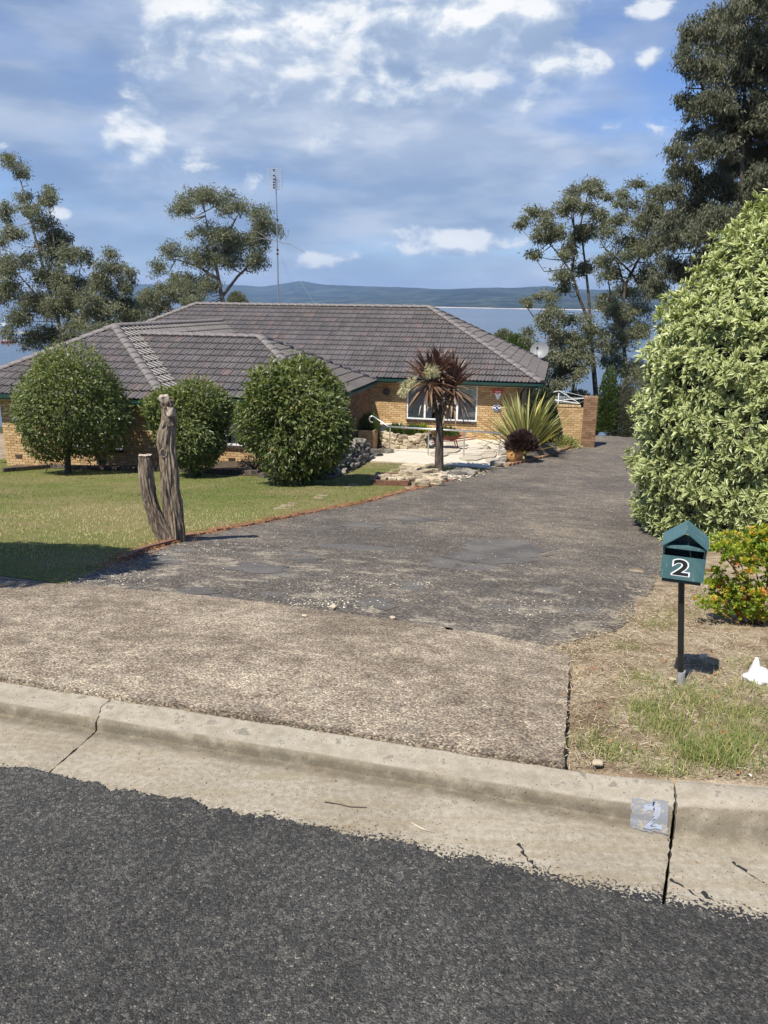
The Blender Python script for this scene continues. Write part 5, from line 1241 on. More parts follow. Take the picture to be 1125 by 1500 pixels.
for i in pick:
    V, F = vleaf(Pq[i:i + 1], Dq[i:i + 1], Nq[i:i + 1], Lq[i:i + 1], Wq[i:i + 1])
    link('leaf', np_mesh('leaf', V, F, False, {'rnd': np.full(5, rq[i]), 'edge': np.array([.1, 0, .75, 1, 1])}, origin(hg)), hg, 'variegated_leaf')
m = MB()
for i in range(34):
    a = i * 2.4; z = pz_[-1] + (pz_[1] - pz_[-1]) * ((i * .618) % 1) * .9; r_ = float(np.interp(z, pz_[::-1], pr_[::-1])) * .9; e = np.array([hc0[0] + r_ * math.cos(a), hc0[1] + r_ * math.sin(a), z]); s_ = hc0 + np.array([math.cos(a) * .25, math.sin(a) * .25, 0])
    m.tube([s_, s_ * .5 + e * .5 + np.array([0, 0, -.25]), e], [.035, .022, .006], 6)
m.build('branches', 'shrub_wood', hg)
# dense dark core of old foliage inside the hedge
C3, N3 = hedge_points(17000, .8); n3 = len(C3); leaf_obj('inner_foliage', C3 - N3 * (.32 + .3 * RNG.random((n3, 1))), rdir(n3), N3 + rdir(n3) * .4, np.full(n3, .19), np.full(n3, .085), 'dark_gum_leaf', hg, None, .1)['kind'] = 'stuff'

# golden shrub beside the letterbox
yb = G(1108, 915); yY = yb[1]; ys = empty('golden_shrub', yb, 'yellow green shrub with orange tinted leaves right of the letterbox', 'shrub'); ky = 1 / ppm(yb)
YC = [(1065, 800, 30, 20), (1100, 795, 28, 20), (1122, 820, 30, 24), (1085, 825, 28, 18), (1045, 850, 20, 18), (1060, 865, 26, 20), (1090, 870, 30, 22), (1115, 870, 28, 25), (1075, 888, 34, 18), (1035, 885, 16, 14), (1105, 895, 30, 16), (1145, 800, 30, 30), (1150, 860, 30, 30), (1130, 785, 25, 20)]
Cs, Ns = [], []; st_ = MB()
for i, (u, v, ru, rv) in enumerate(YC):
    c = at(u, v, yY + RNG.uniform(-.12, .2)); n = int(ru * rv * .13); d = rdir(n); Cs.append(c + d * (RNG.random((n, 1)) ** .45) * np.array([ru * ky, ru * ky, rv * ky])); Ns.append(nrm(d + np.array([0, -.2, .6])))
    b0 = yb + np.array([.08 * math.sin(i), .06 * math.cos(i), -.02]); st_.tube([b0, b0 * .5 + c * .5 + np.array([.03, 0, -.05]), c], [.010, .007, .003], 6)
Cs, Ns = np.concatenate(Cs), np.concatenate(Ns); P, D, N, L, W = rosettes(Cs, Ns, 9, .036, .55, .01, (.2, 1.2), .6)
clus = np.repeat(RNG.random(len(Cs)), 9); leaf_obj('foliage', P, D, N, L, W, 'yellow_leaf', ys, np.clip(.12 + clus * .62 + .25 * RNG.random(len(P)) + np.where(np.repeat(RNG.random(len(Cs)) < .10, 9), .3, 0), 0, 1), .35, .6)['kind'] = 'stuff'
st_.tube([yb, at(1090, 850, yY - .05), at(1055, 808, yY - .08)], [.012, .008, .003], 6); st_.tube([yb + np.array([.1, 0, 0]), at(1100, 858, yY - .06), at(1075, 838, yY - .06)], [.011, .008, .003], 6)
st_.build('stems', 'timber', ys, True)

# gum trees
CAMV = np.array([0, 0, CAMZ])
def gum(name, label, Y, trunk, clusters, leafm, barkm, group, dens=1.0, leaf=(.24, .065), depth=1.0, seed=0, trunk_r=6, cat='tree', extra=(), droop=.9, fill=1):
    kx = 1 / ppm(at(trunk[len(trunk) // 2][0], trunk[len(trunk) // 2][1], Y)); rg = np.random.default_rng(seed + 100)
    tp = [at(u, v, Y) for u, v in trunk]; base = tp[0].copy(); base[2] = min(base[2], float(gz(base[0], base[1])) + .2); g0 = np.array([base[0], base[1], float(gz(base[0], base[1])) - .2])
    if base[2] > g0[2] + .5: tp = [g0] + tp
    else: tp[0][2] = g0[2]
    t = empty(name, tp[0], label, cat, group); m = MB(); n = len(tp); m.tube(tp, [trunk_r * kx * (1 - .9 * i / (n - 1)) for i in range(n)], 10)
    for ex in extra: m.tube([at(u, v, Y + .3) for u, v in ex], [trunk_r * .55 * kx * (1 - .7 * i / (len(ex) - 1)) for i in range(len(ex))], 8)
    skel = []
    for line in [tp] + [[at(u, v, Y + .3) for u, v in ex] for ex in extra]:
        for a, b in zip(line[:-1], line[1:]):
            for q in np.linspace(0, 1, 6): skel.append(a + (b - a) * q)
    skel = np.array(skel); Ps, Rs = [], []
    clusters = list(clusters) + [(u + rg.normal() * ru * .75, v + rg.normal() * rv * .9 + rv * .3, ru * rg.uniform(.55, .85), rv * rg.uniform(.6, .95)) for (u, v, ru, rv) in clusters for _ in range(fill)]
    for q in range(1, n - 1): tp[q] = tp[q] + rg.normal(size=3) * .1
    for (u, v, ru, rv) in clusters:
        dz = rg.uniform(-1, 1) * depth * 2.2; c = at(u, v, Y + dz); rx, rzz = ru * kx, rv * kx * 1.22
        dd = np.linalg.norm(skel - c, axis=1) + np.where(skel[:, 2] > c[2] - .3, 2.5, 0); s_ = skel[np.argmin(dd)]; mid = s_ * .45 + c * .55 + np.array([0, 0, -.18 * np.linalg.norm(c - s_)]) + rg.normal(size=3) * .25
        m.tube([s_, mid, c - np.array([0, 0, rzz * .4])], [max(.03, trunk_r * .2 * kx), max(.02, trunk_r * .11 * kx), .012], 6)
        nsub = max(9, int(ru * rv * .13)); sd = nrm(rg.normal(size=(nsub, 3))); sd[:, 2] = np.where(sd[:, 2] < -.6, -sd[:, 2] * .5, sd[:, 2]); sr = rg.random((nsub, 1)) ** .33
        subs = c + sd * sr * np.array([rx, min(rx, 2.5) * 1.0, rzz])
        for q in subs[:6]: m.tube([c - np.array([0, 0, rzz * .45]), (c + q) / 2 - np.array([0, 0, rzz * .2]), q], [.024, .016, .007], 4, False)
        per = int(dens * 3.6 * math.pi * rx * rzz / (.5 * leaf[0] * leaf[1]) / nsub); per = max(30, min(per, 170))
        gsz = 1.3 * math.sqrt(rx * rzz / nsub)
        Ps.append(np.repeat(subs, per, 0) + rg.normal(size=(nsub * per, 3)) * np.array([1, 1, .8]) * gsz); Rs.append(np.repeat(rg.random(nsub), per))
    P = np.concatenate(Ps); R = np.concatenate(Rs); k = len(P)
    D = nrm(rg.normal(size=(k, 3)) * np.array([1, 1, .6]) + np.array([0, 0, -droop])); N = nrm(rg.normal(size=(k, 3)) + np.array([0, 0, .5]))
    leaf_obj('crown', P, D, N, leaf[0] * (.6 + .8 * rg.random(k)), leaf[1] * (.6 + .8 * rg.random(k)), leafm, t, np.clip(R * .6 + .4 * rg.random(k), 0, 1), .2)
    m.build('trunk', barkm, t, True); return t, k
GL = 'gum trees growing below the house towards the bay'; cnt = 0
t_, k_ = gum('gum_tree', 'tall sparse gum tree at the left edge with wispy top', 60, [(100, 540), (92, 500), (84, 465), (68, 410), (52, 350), (42, 310), (30, 265), (22, 246)],
    [(22, 243, 17, 8), (33, 252, 9, 6), (68, 283, 11, 9), (76, 297, 9, 9), (36, 290, 13, 9), (8, 308, 14, 12), (18, 345, 20, 14), (64, 330, 17, 17), (52, 308, 11, 9), (76, 362, 22, 20), (30, 385, 26, 16), (104, 378, 20, 18), (122, 374, 11, 9), (75, 408, 30, 20), (16, 425, 18, 18), (112, 418, 22, 18), (50, 448, 28, 20), (92, 455, 36, 22), (24, 472, 18, 12), (70, 490, 26, 14), (5, 395, 16, 18), (112, 480, 22, 16), (60, 500, 30, 18)],
    'gum_leaf', 'gum_bark', GL, .55, (.26, .07), 1.0, 1, 3.6, 'tree', [[(84, 465), (60, 440), (30, 405), (5, 380)], [(92, 490), (110, 440), (118, 390)], [(68, 410), (80, 360), (72, 300)]])
t_, k_ = gum('gum_tree', 'slender gum tree with pale limbs, second from the left edge', 57, [(162, 540), (158, 470), (160, 420), (166, 378)],
    [(165, 374, 13, 9), (155, 394, 15, 11), (175, 398, 12, 12), (148, 418, 18, 14), (184, 424, 12, 12), (166, 446, 26, 18), (138, 462, 26, 20), (192, 411, 8, 8), (128, 440, 14, 16), (186, 452, 22, 16), (150, 485, 34, 16)],
    'gum_leaf', 'pale_bark', GL, .6, (.25, .07), 1.0, 2, 2.6, 'tree', [[(158, 470), (180, 430), (192, 412)], [(158, 465), (138, 430), (132, 400)]])
t_, k_ = gum('gum_tree', 'low spreading gum tree between the slender gum and the roof', 64, [(228, 520), (232, 460), (240, 430)],
    [(205, 448, 16, 12), (222, 432, 18, 9), (246, 428, 20, 12), (268, 418, 18, 11), (236, 448, 18, 10), (215, 462, 22, 10), (262, 438, 16, 10), (190, 465, 20, 10), (280, 440, 14, 8)], 'gum_leaf', 'gum_bark', GL, .65, (.25, .07), 1.0, 3, 4)
t_, k_ = gum('gum_tree', 'round crowned gum tree standing beside the television aerial', 68, [(332, 520), (328, 450), (322, 420), (316, 385), (305, 340), (300, 310)],
    [(285, 286, 26, 9), (268, 300, 16, 11), (306, 290, 20, 12), (332, 294, 20, 13), (352, 308, 25, 14), (258, 310, 12, 7), (300, 340, 26, 12), (254, 370, 20, 15), (330, 352, 34, 14), (365, 358, 27, 18), (385, 328, 17, 9), (407, 336, 12, 9), (288, 380, 26, 16), (338, 384, 30, 14), (270, 412, 22, 13), (300, 415, 24, 14), (378, 345, 15, 14), (285, 432, 20, 10), (316, 372, 28, 14), (375, 378, 16, 9)],
    'gum_leaf', 'gum_bark', GL, .75, (.25, .07), 1.2, 4, 4.5, 'tree', [[(325, 435), (348, 405), (375, 380), (390, 365)], [(320, 410), (290, 390), (258, 380)], [(316, 385), (340, 330), (350, 312)]])
tuft('round_bush', 'small dark bush beside the aerial base beyond the roof', 'shrub', at(348, 447, 60), .75, .95, 1300, 'gum_leaf', .2, .07, .3)
GR = 'gum trees beyond the end of the driveway'
t_, k_ = gum('gum_tree', 'leaning dark trunked gum tree behind the brick pillar', 44, [(876, 640), (873, 580), (868, 520), (864, 475), (850, 440), (838, 400), (815, 368), (796, 348)],
    [(867, 270, 20, 8), (839, 284, 13, 10), (878, 282, 9, 8), (821, 308, 10, 10), (852, 306, 15, 9), (795, 314, 15, 8), (772, 325, 10, 8), (815, 340, 16, 12), (876, 314, 12, 9), (791, 350, 12, 7), (780, 370, 7, 7), (843, 350, 14, 14), (860, 340, 14, 10), (832, 372, 14, 12), (819, 404, 13, 9), (829, 424, 11, 9), (800, 330, 13, 9), (855, 395, 14, 12)],
    'gum_leaf', 'dark_bark', GR, .65, (.20, .06), .8, 5, 4.4, 'tree', [[(865, 480), (862, 430), (857, 385), (850, 330), (862, 280)], [(838, 400), (842, 350), (838, 292)]])
t_, k_ = gum('gum_tree', 'tangled gum tree with olive crown between leaning gum and tall gum', 50, [(922, 660), (918, 560), (912, 480), (915, 420), (905, 385), (886, 365)],
    [(908, 284, 10, 8), (932, 270, 12, 7), (959, 286, 14, 14), (925, 300, 14, 9), (952, 310, 18, 14), (911, 322, 14, 10), (944, 330, 20, 14), (932, 358, 18, 12), (894, 342, 14, 12), (912, 376, 18, 12), (952, 368, 20, 14), (878, 387, 14, 10), (894, 404, 18, 12), (945, 402, 22, 14), (918, 430, 24, 14), (888, 440, 16, 12), (904, 458, 20, 14), (934, 456, 20, 16), (890, 490, 16, 12), (915, 498, 20, 14), (940, 485, 18, 14), (900, 536, 14, 12), (928, 540, 20, 16), (895, 512, 12, 9), (910, 575, 16, 14)],
    'gum_leaf', 'dark_bark', GR, .75, (.21, .06), 1.2, 6, 4, 'tree', [[(950, 440), (925, 400), (900, 375), (884, 362)], [(915, 420), (945, 360), (955, 300)], [(912, 480), (895, 440), (890, 400)]])
big = []
for (u, v, a, b) in [(1105, 8, 36, 24), (1062, 28, 36, 20), (1022, 58, 28, 26), (1075, 66, 38, 26), (1122, 70, 38, 34), (1006, 92, 16, 18), (1042, 108, 34, 24), (1092, 122, 38, 28), (1000, 150, 16, 11), (1032, 160, 30, 22), (1076, 178, 38, 26), (1122, 176, 38, 32), (1012, 202, 24, 14), (990, 224, 17, 13), (1046, 222, 36, 22), (1096, 236, 40, 28), (1002, 254, 26, 17), (985, 284, 18, 15), (1042, 278, 40, 25), (1102, 290, 40, 25), (1010, 308, 32, 20), (986, 328, 26, 17), (1165, 60, 40, 40), (1170, 140, 40, 40), (1170, 220, 40, 40), (1150, -30, 45, 30), (1095, -30, 35, 25), (1055, 325, 40, 25), (972, 352, 24, 18), (1010, 350, 36, 22), (1110, 340, 40, 25), (980, 395, 26, 22), (1020, 400, 30, 24), (960, 425, 22, 18)]: big.append((u, v, a, b))
big += [(RNG.uniform(np.interp(v_, [0, 60, 130, 220], [1075, 1035, 1010, 985]), 1200), v_, RNG.uniform(24, 36), RNG.uniform(17, 26)) for v_ in np.linspace(-20, 420, 34)]
t_, k_ = gum('gum_tree', 'very tall dense dark gum tree in the upper right corner', 40, [(1090, 640), (1090, 480), (1085, 330), (1088, 200), (1092, 100), (1100, 10)], big, 'dark_gum_leaf', 'dark_bark', GR, .85, (.20, .055), 1.1, 7, 6, 'tree', [[(1086, 320), (1040, 280), (1000, 240)], [(1088, 200), (1040, 150), (1015, 100)], [(1088, 380), (1030, 345), (985, 330)]], 1.6, 0)
t_, k_ = gum('gum_tree', 'mid sized gum tree right of the satellite dish', 43, [(836, 640), (840, 560), (846, 520), (840, 490)],
    [(812, 464, 20, 10), (795, 470, 13, 10), (832, 472, 16, 10), (775, 487, 9, 8), (839, 498, 20, 12), (821, 500, 18, 12), (856, 500, 14, 12), (822, 520, 20, 12), (848, 516, 18, 12), (806, 532, 14, 10), (817, 552, 16, 10), (850, 548, 10, 10), (832, 540, 16, 10), (862, 530, 9, 9)], 'gum_leaf', 'gum_bark', GR, .7, (.19, .06), .8, 8, 3.4, 'tree', [[(840, 560), (862, 530), (868, 510)], [(842, 540), (815, 500), (800, 475)]])
t_, k_ = gum('gum_tree', 'small flat topped gum with umbrella tufts against the bay', 58, [(806, 600), (806, 500), (801, 455), (799, 434)], [(799, 430, 14, 5), (769, 442, 11, 5), (808, 449, 8, 8), (788, 434, 8, 4)], 'gum_leaf', 'gum_bark', GR, .9, (.22, .06), .5, 9, 2.2, 'tree', [[(803, 490), (780, 462), (769, 446)]])
GB = 'bushes on the slope behind the house'
for i, (u, v, Y, ru, rv, mt_, lab) in enumerate(((737, 497, 52, 20, 13, 'gum_leaf', 'brownish bush peeping over the right roof slope'), (756, 505, 49, 22, 14, 'green_leaf', 'bright green bush just left of the satellite dish'), (778, 530, 47, 22, 30, 'green_leaf', 'green bush directly behind the satellite dish'), (803, 580, 45, 22, 26, 'gum_leaf', 'olive bush behind the clothes line'), (886, 585, 41, 16, 48, 'green_leaf', 'tall green bush right of the brick pillar at the end of the driveway'), (912, 600, 41, 24, 46, 'dark_gum_leaf', 'dark bush at the driveway end beside the hedge'), (866, 606, 42, 15, 26, 'dark_gum_leaf', 'low dark bush directly behind the brick pillar'), (945, 585, 43, 26, 50, 'gum_leaf', 'olive bush half hidden behind the variegated hedge'), (845, 590, 43, 26, 18, 'gum_leaf', 'grey green bush above the garden wall'))):
    c = at(u, v + rv, Y); kx = 1 / ppm(c); tuft('slope_bush', lab, 'shrub', c, ru * kx, 2 * rv * kx, int(2600 + ru * rv * 2.2), mt_, .17, .06, .3, None, GB)
# shade tree standing left of the frame, its shadow lies on the near lawn
sg_ = G(30, 826); sc_ = sg_ + np.array(SUN) * (3.6 / SUN.z); tb_ = np.array([sc_[0] - .4, sc_[1] - .2, 0]); tb_[2] = float(gz(tb_[0], tb_[1]))
sh_ = empty('street_tree', tb_, 'leafy tree just outside the left edge casting shade on the lawn', 'tree'); n = 9000; d = rdir(n)
leaf_obj('crown', sc_ + d * (RNG.random((n, 1)) ** .4) * np.array([1.35, 1.2, .9]) + np.array([-.35, 0, 0]), rdir(n), rdir(n) + np.array([0, 0, .6]), np.full(n, .16), np.full(n, .07), 'green_leaf', sh_)
m = MB(); m.tube([tb_ - UP * .1, tb_ * .5 + sc_ * .5, sc_], [.14, .11, .05], 9); m.build('trunk', 'gum_bark', sh_, True)
# ------------------------------------------------------------------ small details
# brick edging along the lawn
ed = empty('brick_edging', G(400, 764), 'line of worn red bricks edging the lawn along the driveway', 'edging'); ep = [G(u, v) for u, v in DRV[2:12]]; acc = 0
bm_ = MB().box((0, 0, 0), (.225, .11, .07)); bme = bpy.data.meshes.new('edging_brick'); bme.from_pydata(bm_.V, [], bm_.F); bme.materials.append(MATS['edging_brick']); rng = random.Random(3)
for a, b in zip(ep[:-1], ep[1:]):
    L = np.linalg.norm(b - a); n = max(1, int(L / .24)); an_ = math.atan2(b[1] - a[1], b[0] - a[0]); sl_ = math.atan2(b[2] - a[2], np.hypot(b[0] - a[0], b[1] - a[1]))
    for i in range(n):
        c = a + (b - a) * (i + .5) / n; nn = np.array([-math.sin(an_), math.cos(an_), 0]); c = c + nn * (.05 + rng.uniform(-.015, .015)); c[2] = float(gz(c[0], c[1])) - .014 + rng.uniform(-.014, .012)
        o = link('brick', bme, ed); o.location = tuple(c - origin(ed)); o.rotation_euler = (rng.uniform(-.06, .06), -sl_ + rng.uniform(-.05, .05), an_ + rng.uniform(-.08, .08)); o.scale = (L / n / .24, 1, 1)
tl = [G(171, 822), G(203, 806), G(256, 792)]; eb = empty('timber_edging', tl[1], 'two weathered timber boards edging the lawn below the stump', 'edging')
for a, b in zip(tl[:-1], tl[1:]):
    d = b - a; L = np.linalg.norm(d); d /= L; nn = nrm(np.cross(UP, d)); MB().box((a + b) / 2 - UP * .015 - nn * .06, (L * .97, .05, .11), (d, nn, np.cross(d, nn))).build('board', 'timber', eb)
# pine straw and bare strip beside the edging is loose litter
# stone bed round the cordyline
rb = empty('rock_border', G(610, 703), 'jumbled sandstone rocks bordering the cordyline bed', 'rocks'); rng = random.Random(8)
for i, (u, v, s_) in enumerate(((600, 703, .55), (607, 697, .5), (616, 707, .5), (622, 700, .45), (630, 709, .4), (612, 692, .5), (626, 692, .45), (596, 696, .45), (604, 709, .35), (638, 704, .32), (618, 713, .34), (634, 697, .35), (640, 711, .3), (648, 705, .28), (600, 690, .4))):
    rock(G(u, v) + UP * .10, (s_, s_ * .5, s_ * .55), i + 200, rng.uniform(-.6, .9), .3, 3).build('stone', 'sandstone', rb)
rb2 = empty('rock_border', G(685, 693), 'dark low rocks on the right of the cordyline bed', 'rocks')
for i in range(8): rock(G(664 + i * 4, 697 - (i % 3) * 3) + UP * .04, (.3, .24, .14), i + 230, i).build('stone', 'grey_stone', rb2)
tbx = [G(u, v) for u, v in ((548, 711), (597, 712), (604, 701), (552, 699))]; gb = empty('garden_bed', tbx[0], 'small timber edged garden bed on the lawn by the rocks', 'garden bed')
for a, b in zip(tbx, tbx[1:] + tbx[:1]):
    d = b - a; L = np.linalg.norm(d); d /= L; nn = nrm(np.cross(UP, d)); MB().box((a + b) / 2 + UP * .06, (L, .06, .14), (d, nn, np.cross(d, nn))).build('board', 'timber', gb)
MB().hull([p - UP * .1 for p in tbx], [p + UP * .05 for p in tbx]).build('soil', 'soil', gb)
for i in range(7): rock(G(556 + i * 6, 703 + (i % 2) * 4) + UP * .09, (.26, .2, .12), i + 300, i).build('stone', 'sandstone', gb)
# dry stone retaining wall beside the steps
dw = empty('dry_stone_wall', G(515, 690), 'low dry stone retaining wall right of the glossy round shrub', 'wall'); a, b = G(486, 700), G(543, 672); d = b - a; L = np.linalg.norm(d); d /= L; rng = random.Random(12)
nn = nrm(np.array([d[1], -d[0], 0]))
for row in range(5):
    x = rng.uniform(0, .1)
    while x < L:
        w_ = rng.uniform(.2, .6); c = a + d * (x + w_ / 2) - nn * (.05 + row * .06 + rng.uniform(-.05, .05)) + UP * (.06 + row * .125 + rng.uniform(-.03, .03)); rock(c, (w_ * 1.02, .32, rng.uniform(.12, .21)), row * 40 + x * 7, math.atan2(d[1], d[0]) + rng.uniform(-.25, .25), .38, 3).build('stone', 'grey_stone', dw); x += w_
q0, q1 = a - nn * .2, b - nn * .2
MB().hull([q0 - UP * .1, q1 - UP * .1, q1 - nn * 1.3 - UP * .1, q0 - nn * 1.3 - UP * .1], [q0 + UP * .52, q1 + UP * .52, q1 - nn * 1.3 + UP * .55, q0 - nn * 1.3 + UP * .55]).build('soil', 'soil', dw)
# edging logs under the shrubs
ge = empty('garden_edging', G(300, 694), 'dark timber sleepers edging the bed under the round shrubs', 'edging')
for (u0, v0, u1, v1) in ((4, 692, 75, 686), (75, 686, 150, 689), (150, 689, 235, 690), (275, 692, 380, 696), (380, 700, 482, 703)):
    a, b = G(u0, v0), G(u1, v1); d = b - a; L = np.linalg.norm(d); d /= L; nn = nrm(np.cross(UP, d)); MB().box((a + b) / 2 + UP * .05, (L * .99, .12, .16), (d, nn, np.cross(d, nn))).build('sleeper', 'dark_bark', ge)
bedp = [G(u, v)[:2] for u, v in ((2, 692), (75, 686.5), (150, 689.5), (236, 691), (300, 694), (380, 698), (482, 703), (520, 690))] + [H(-7.2, -7.2)[:2], H(-11.4, -7.2)[:2], H(wl_p, -8.3)[:2]]
struct(conform('garden_soil', bedp, .02, 'soil', .5))
# brick edging of the flax bed
fe = empty('brick_edging', G(800, 672), 'short row of bricks edging the flax bed by the driveway', 'edging'); rng = random.Random(5); ep = [G(u, v) for u, v in ((742, 683), (765, 678), (800, 670), (822, 662), (842, 652))]
for a, b in zip(ep[:-1], ep[1:]):
    L = np.linalg.norm(b - a); n = max(1, int(L / .25)); an_ = math.atan2(b[1] - a[1], b[0] - a[0])
    for i in range(n):
        c = a + (b - a) * (i + .5) / n; c[2] = float(gz(c[0], c[1])) + .04; o = link('brick', bme, fe); o.location = tuple(c - origin(fe)); o.rotation_euler = (0, 0, an_ + rng.uniform(-.1, .1))
# loose scatter helpers
def scatter(poly, n, dz=0.0):
    poly = np.array([p[:2] for p in poly]); lo, hi = poly.min(0), poly.max(0); P = RNG.uniform(lo, hi, (int(n * 3), 2)); P = P[inpoly(P, poly)][:n]; return np.column_stack([P, gz(P[:, 0], P[:, 1]) + dz])
def chips(name, P, size, label, mat='stone_chip', flat=.6):
    n = len(P); base = np.array([(1, 0, 0), (-.5, .87, 0), (-.5, -.87, 0), (0, 0, .8), (0, 0, -.8), (.4, .5, .45)]); F0 = np.array([(0, 1, 3), (1, 2, 3), (2, 0, 3), (1, 0, 4), (2, 1, 4), (0, 2, 4)])
    s_ = size * (.4 + .9 * RNG.random(n) ** 2); a = RNG.uniform(0, 6.28, n); ca, sa = np.cos(a), np.sin(a); b5 = base[:5]
    X = b5[None, :, 0] * (1 + .5 * RNG.random((n, 5))); Yv = b5[None, :, 1] * (.6 + .5 * RNG.random((n, 5))); Z = b5[None, :, 2] * flat * np.ones((n, 1))
    V = np.stack([(X * ca[:, None] - Yv * sa[:, None]) * s_[:, None] + P[:, 0:1], (X * sa[:, None] + Yv * ca[:, None]) * s_[:, None] + P[:, 1:2], Z * s_[:, None] + P[:, 2:3] + s_[:, None] * .25], -1).reshape(-1, 3)
    F = (np.arange(n)[:, None, None] * 5 + F0[None]).reshape(-1, 3)
    o = link(name, np_mesh(name, V, F, False, {'rnd': np.repeat(RNG.random(n), 5)}), None, mat); return tag(o, label, 'gravel', None, 'stuff')
def blades(name, P, h, w, mat, label, rnd, lean=.5, cat='grass'):
    n = len(P); a = RNG.uniform(0, 6.28, n); d = np.stack([np.cos(a), np.sin(a), 0 * a], 1); s_ = np.stack([-np.sin(a), np.cos(a), 0 * a], 1); h = h * (.5 + .8 * RNG.random(n)); ln = lean * RNG.random(n) * h * 1.6
    b = P + UP * -.004; V = np.stack([b - s_ * w / 2, b + s_ * w / 2, b + d * ln[:, None] + np.stack([0 * h, 0 * h, h], 1)], 1).reshape(-1, 3); F = np.arange(n * 3).reshape(n, 3)
    o = link(name, np_mesh(name, V, F, False, {'rnd': np.repeat(rnd, 3)}), None, mat); return tag(o, label, cat, None, 'stuff')
def vnoise(P, sc, seed=0):
    return np.array([mnoise.noise(Vector((p[0] * sc + seed, p[1] * sc, seed))) for p in P])
# lawn grass
near = [p for p in LAWNP]; P = scatter(LAWNP, 210000, .004); nzl = np.sin(P[:, 0] * .55 + .5 * np.sin(P[:, 1] * .6)) * np.sin(P[:, 1] * .5 + P[:, 0] * .2) + .5 * np.sin(P[:, 0] * 1.9 + P[:, 1] * 1.3) * np.sin(P[:, 1] * 2.3 - P[:, 0] * .9)
uvP = np.array(P) - CAMV; uP = 562.5 + FPX * (uvP @ _r) / (uvP @ _f); vP = 750 - FPX * (uvP @ _u) / (uvP @ _f); keepm = (uP > -160) & (uP < 800); P = P[keepm]; nzl = nzl[keepm]; dry = sstep(15.5 - P[:, 1], 0, 5) * .5
blades('lawn_grass', P, .030, .012, 'grass_blade', 'short patchy lawn grass in front of the house', np.clip(.30 + .25 * nzl + dry + .30 * (RNG.random(len(P)) - .4), 0, 1))
# smooth repair patches on the driveway
for i, (u, v, ru, rv) in enumerate(((388, 833, 52, 7), (287, 867, 36, 6), (548, 886, 34, 8), (735, 812, 84, 14), (450, 822, 26, 4), (620, 762, 40, 5), (530, 770, 34, 4))):
    pp = [G(u + ru * math.cos(a) * (1 + .8 * fbm((math.cos(a) * 1.5, math.sin(a) * 1.5, i * 3.3), 1, 4)), v + rv * math.sin(a) * (1 + .8 * fbm((math.cos(a) * 1.5 + 9, math.sin(a) * 1.5, i * 3.3), 1, 4)))[:2] for a in np.linspace(0, 2 * math.pi, 41)[:-1]]
    struct(conform('bitumen_patch', pp, .0085, 'patch_bitumen', .25))
# gravel on the driveway
def patch(u, v, ru, rv, n):
    out = []
    for _ in range(n):
        a = random.gauss(0, .5); b = random.gauss(0, .5); q = G(u + a * ru, v + b * rv); out.append(q)
    return np.array(out)
gp = [patch(u, v, ru, rv, n) for u, v, ru, rv, n in ((165, 843, 75, 14, 420), (500, 880, 50, 16, 260), (455, 886, 50, 8, 160), (470, 860, 60, 14, 140), (770, 890, 60, 22, 160), (560, 850, 60, 20, 160), (235, 812, 50, 9, 200), (330, 800, 90, 14, 180), (620, 857, 18, 5, 70))]
gp.append(scatter(DRVP[:-2], 3600, .006)); gp = np.concatenate(gp); gp = gp[(gp @ np.array([KB[0], KB[1], 0])) < 24]
gp = gp[inpoly(gp, [p[:2] for p in DRVP])]; gp[:, 2] += .006
chips('driveway_gravel', gp, .009, 'loose pale gravel scattered over the bitumen driveway')
chips('gravel_mulch', np.concatenate([patch(655, 698, 34, 7, 700), patch(633, 694, 20, 6, 260)]) + np.array([0, 0, .03]), .035, 'pale gravel mulch round the cordyline trunk')
for i, (u, v, s_, lab) in enumerate(((446, 905, .03, 'small pale stone lying on the concrete apron'), (488, 893, .05, 'pale flat stone on the driveway edge'), (575, 908, .035, 'white stone at the apron joint near the middle'), (875, 1123, .034, 'pale flat stone behind the kerb'), (1030, 966, .045, 'pale stone right of the letterbox post'), (985, 999, .03, 'small white stone at the foot of the letterbox post'))):
    q = G(u, v); tag(rock(q + UP * (s_ * .22 + .01), (s_ * 1.3, s_, s_ * .55), 400 + i, i, .2).build('stone', 'sandstone', None, True), lab, 'stone')
# verge: straw, litter, tufts
VERGE = [K(SLAB_T + .02, 2.85), K(4.5, 2.83), K(5.0, 5.5)] + [G(u, v)[:2] for u, v in ((1124, 860), (1000, 850), (955, 885), (920, 925), (860, 945), (810, 955))]
P = scatter(VERGE, 46000, .006); eg = np.concatenate([patch(u, v, ru, rv, k) for u, v, ru, rv, k in ((930, 905, 40, 22, 900), (880, 935, 40, 14, 700), (840, 950, 40, 10, 500), (950, 870, 24, 26, 500), (965, 830, 16, 26, 300))]) + np.array([0, 0, .012]); P = np.concatenate([P, eg]); n = len(P); a = RNG.uniform(0, 6.28, n); D = np.stack([np.cos(a), np.sin(a), RNG.normal(0, .16, n)], 1)
o = leaf_obj('straw_litter', P, D, np.stack([RNG.normal(0, .4, n), RNG.normal(0, .4, n), np.ones(n)], 1), .045 * (.3 + RNG.random(n)), np.full(n, .0036), 'straw'); tag(o, 'dry straw and leaf litter covering the verge', 'litter', None, 'stuff')
P = scatter(VERGE, 900, .012); n = len(P); o = leaf_obj('fallen_leaves', P, np.stack([RNG.normal(size=n), RNG.normal(size=n), RNG.normal(0, .25, n)], 1), np.stack([RNG.normal(0, .4, n), RNG.normal(0, .4, n), np.ones(n)], 1), .028 * (.5 + RNG.random(n)), .013 * (.6 + RNG.random(n)), 'dead_leaf', None, None, .2); tag(o, 'fallen brown leaves scattered on the verge', 'litter', None, 'stuff')
tf = []; 
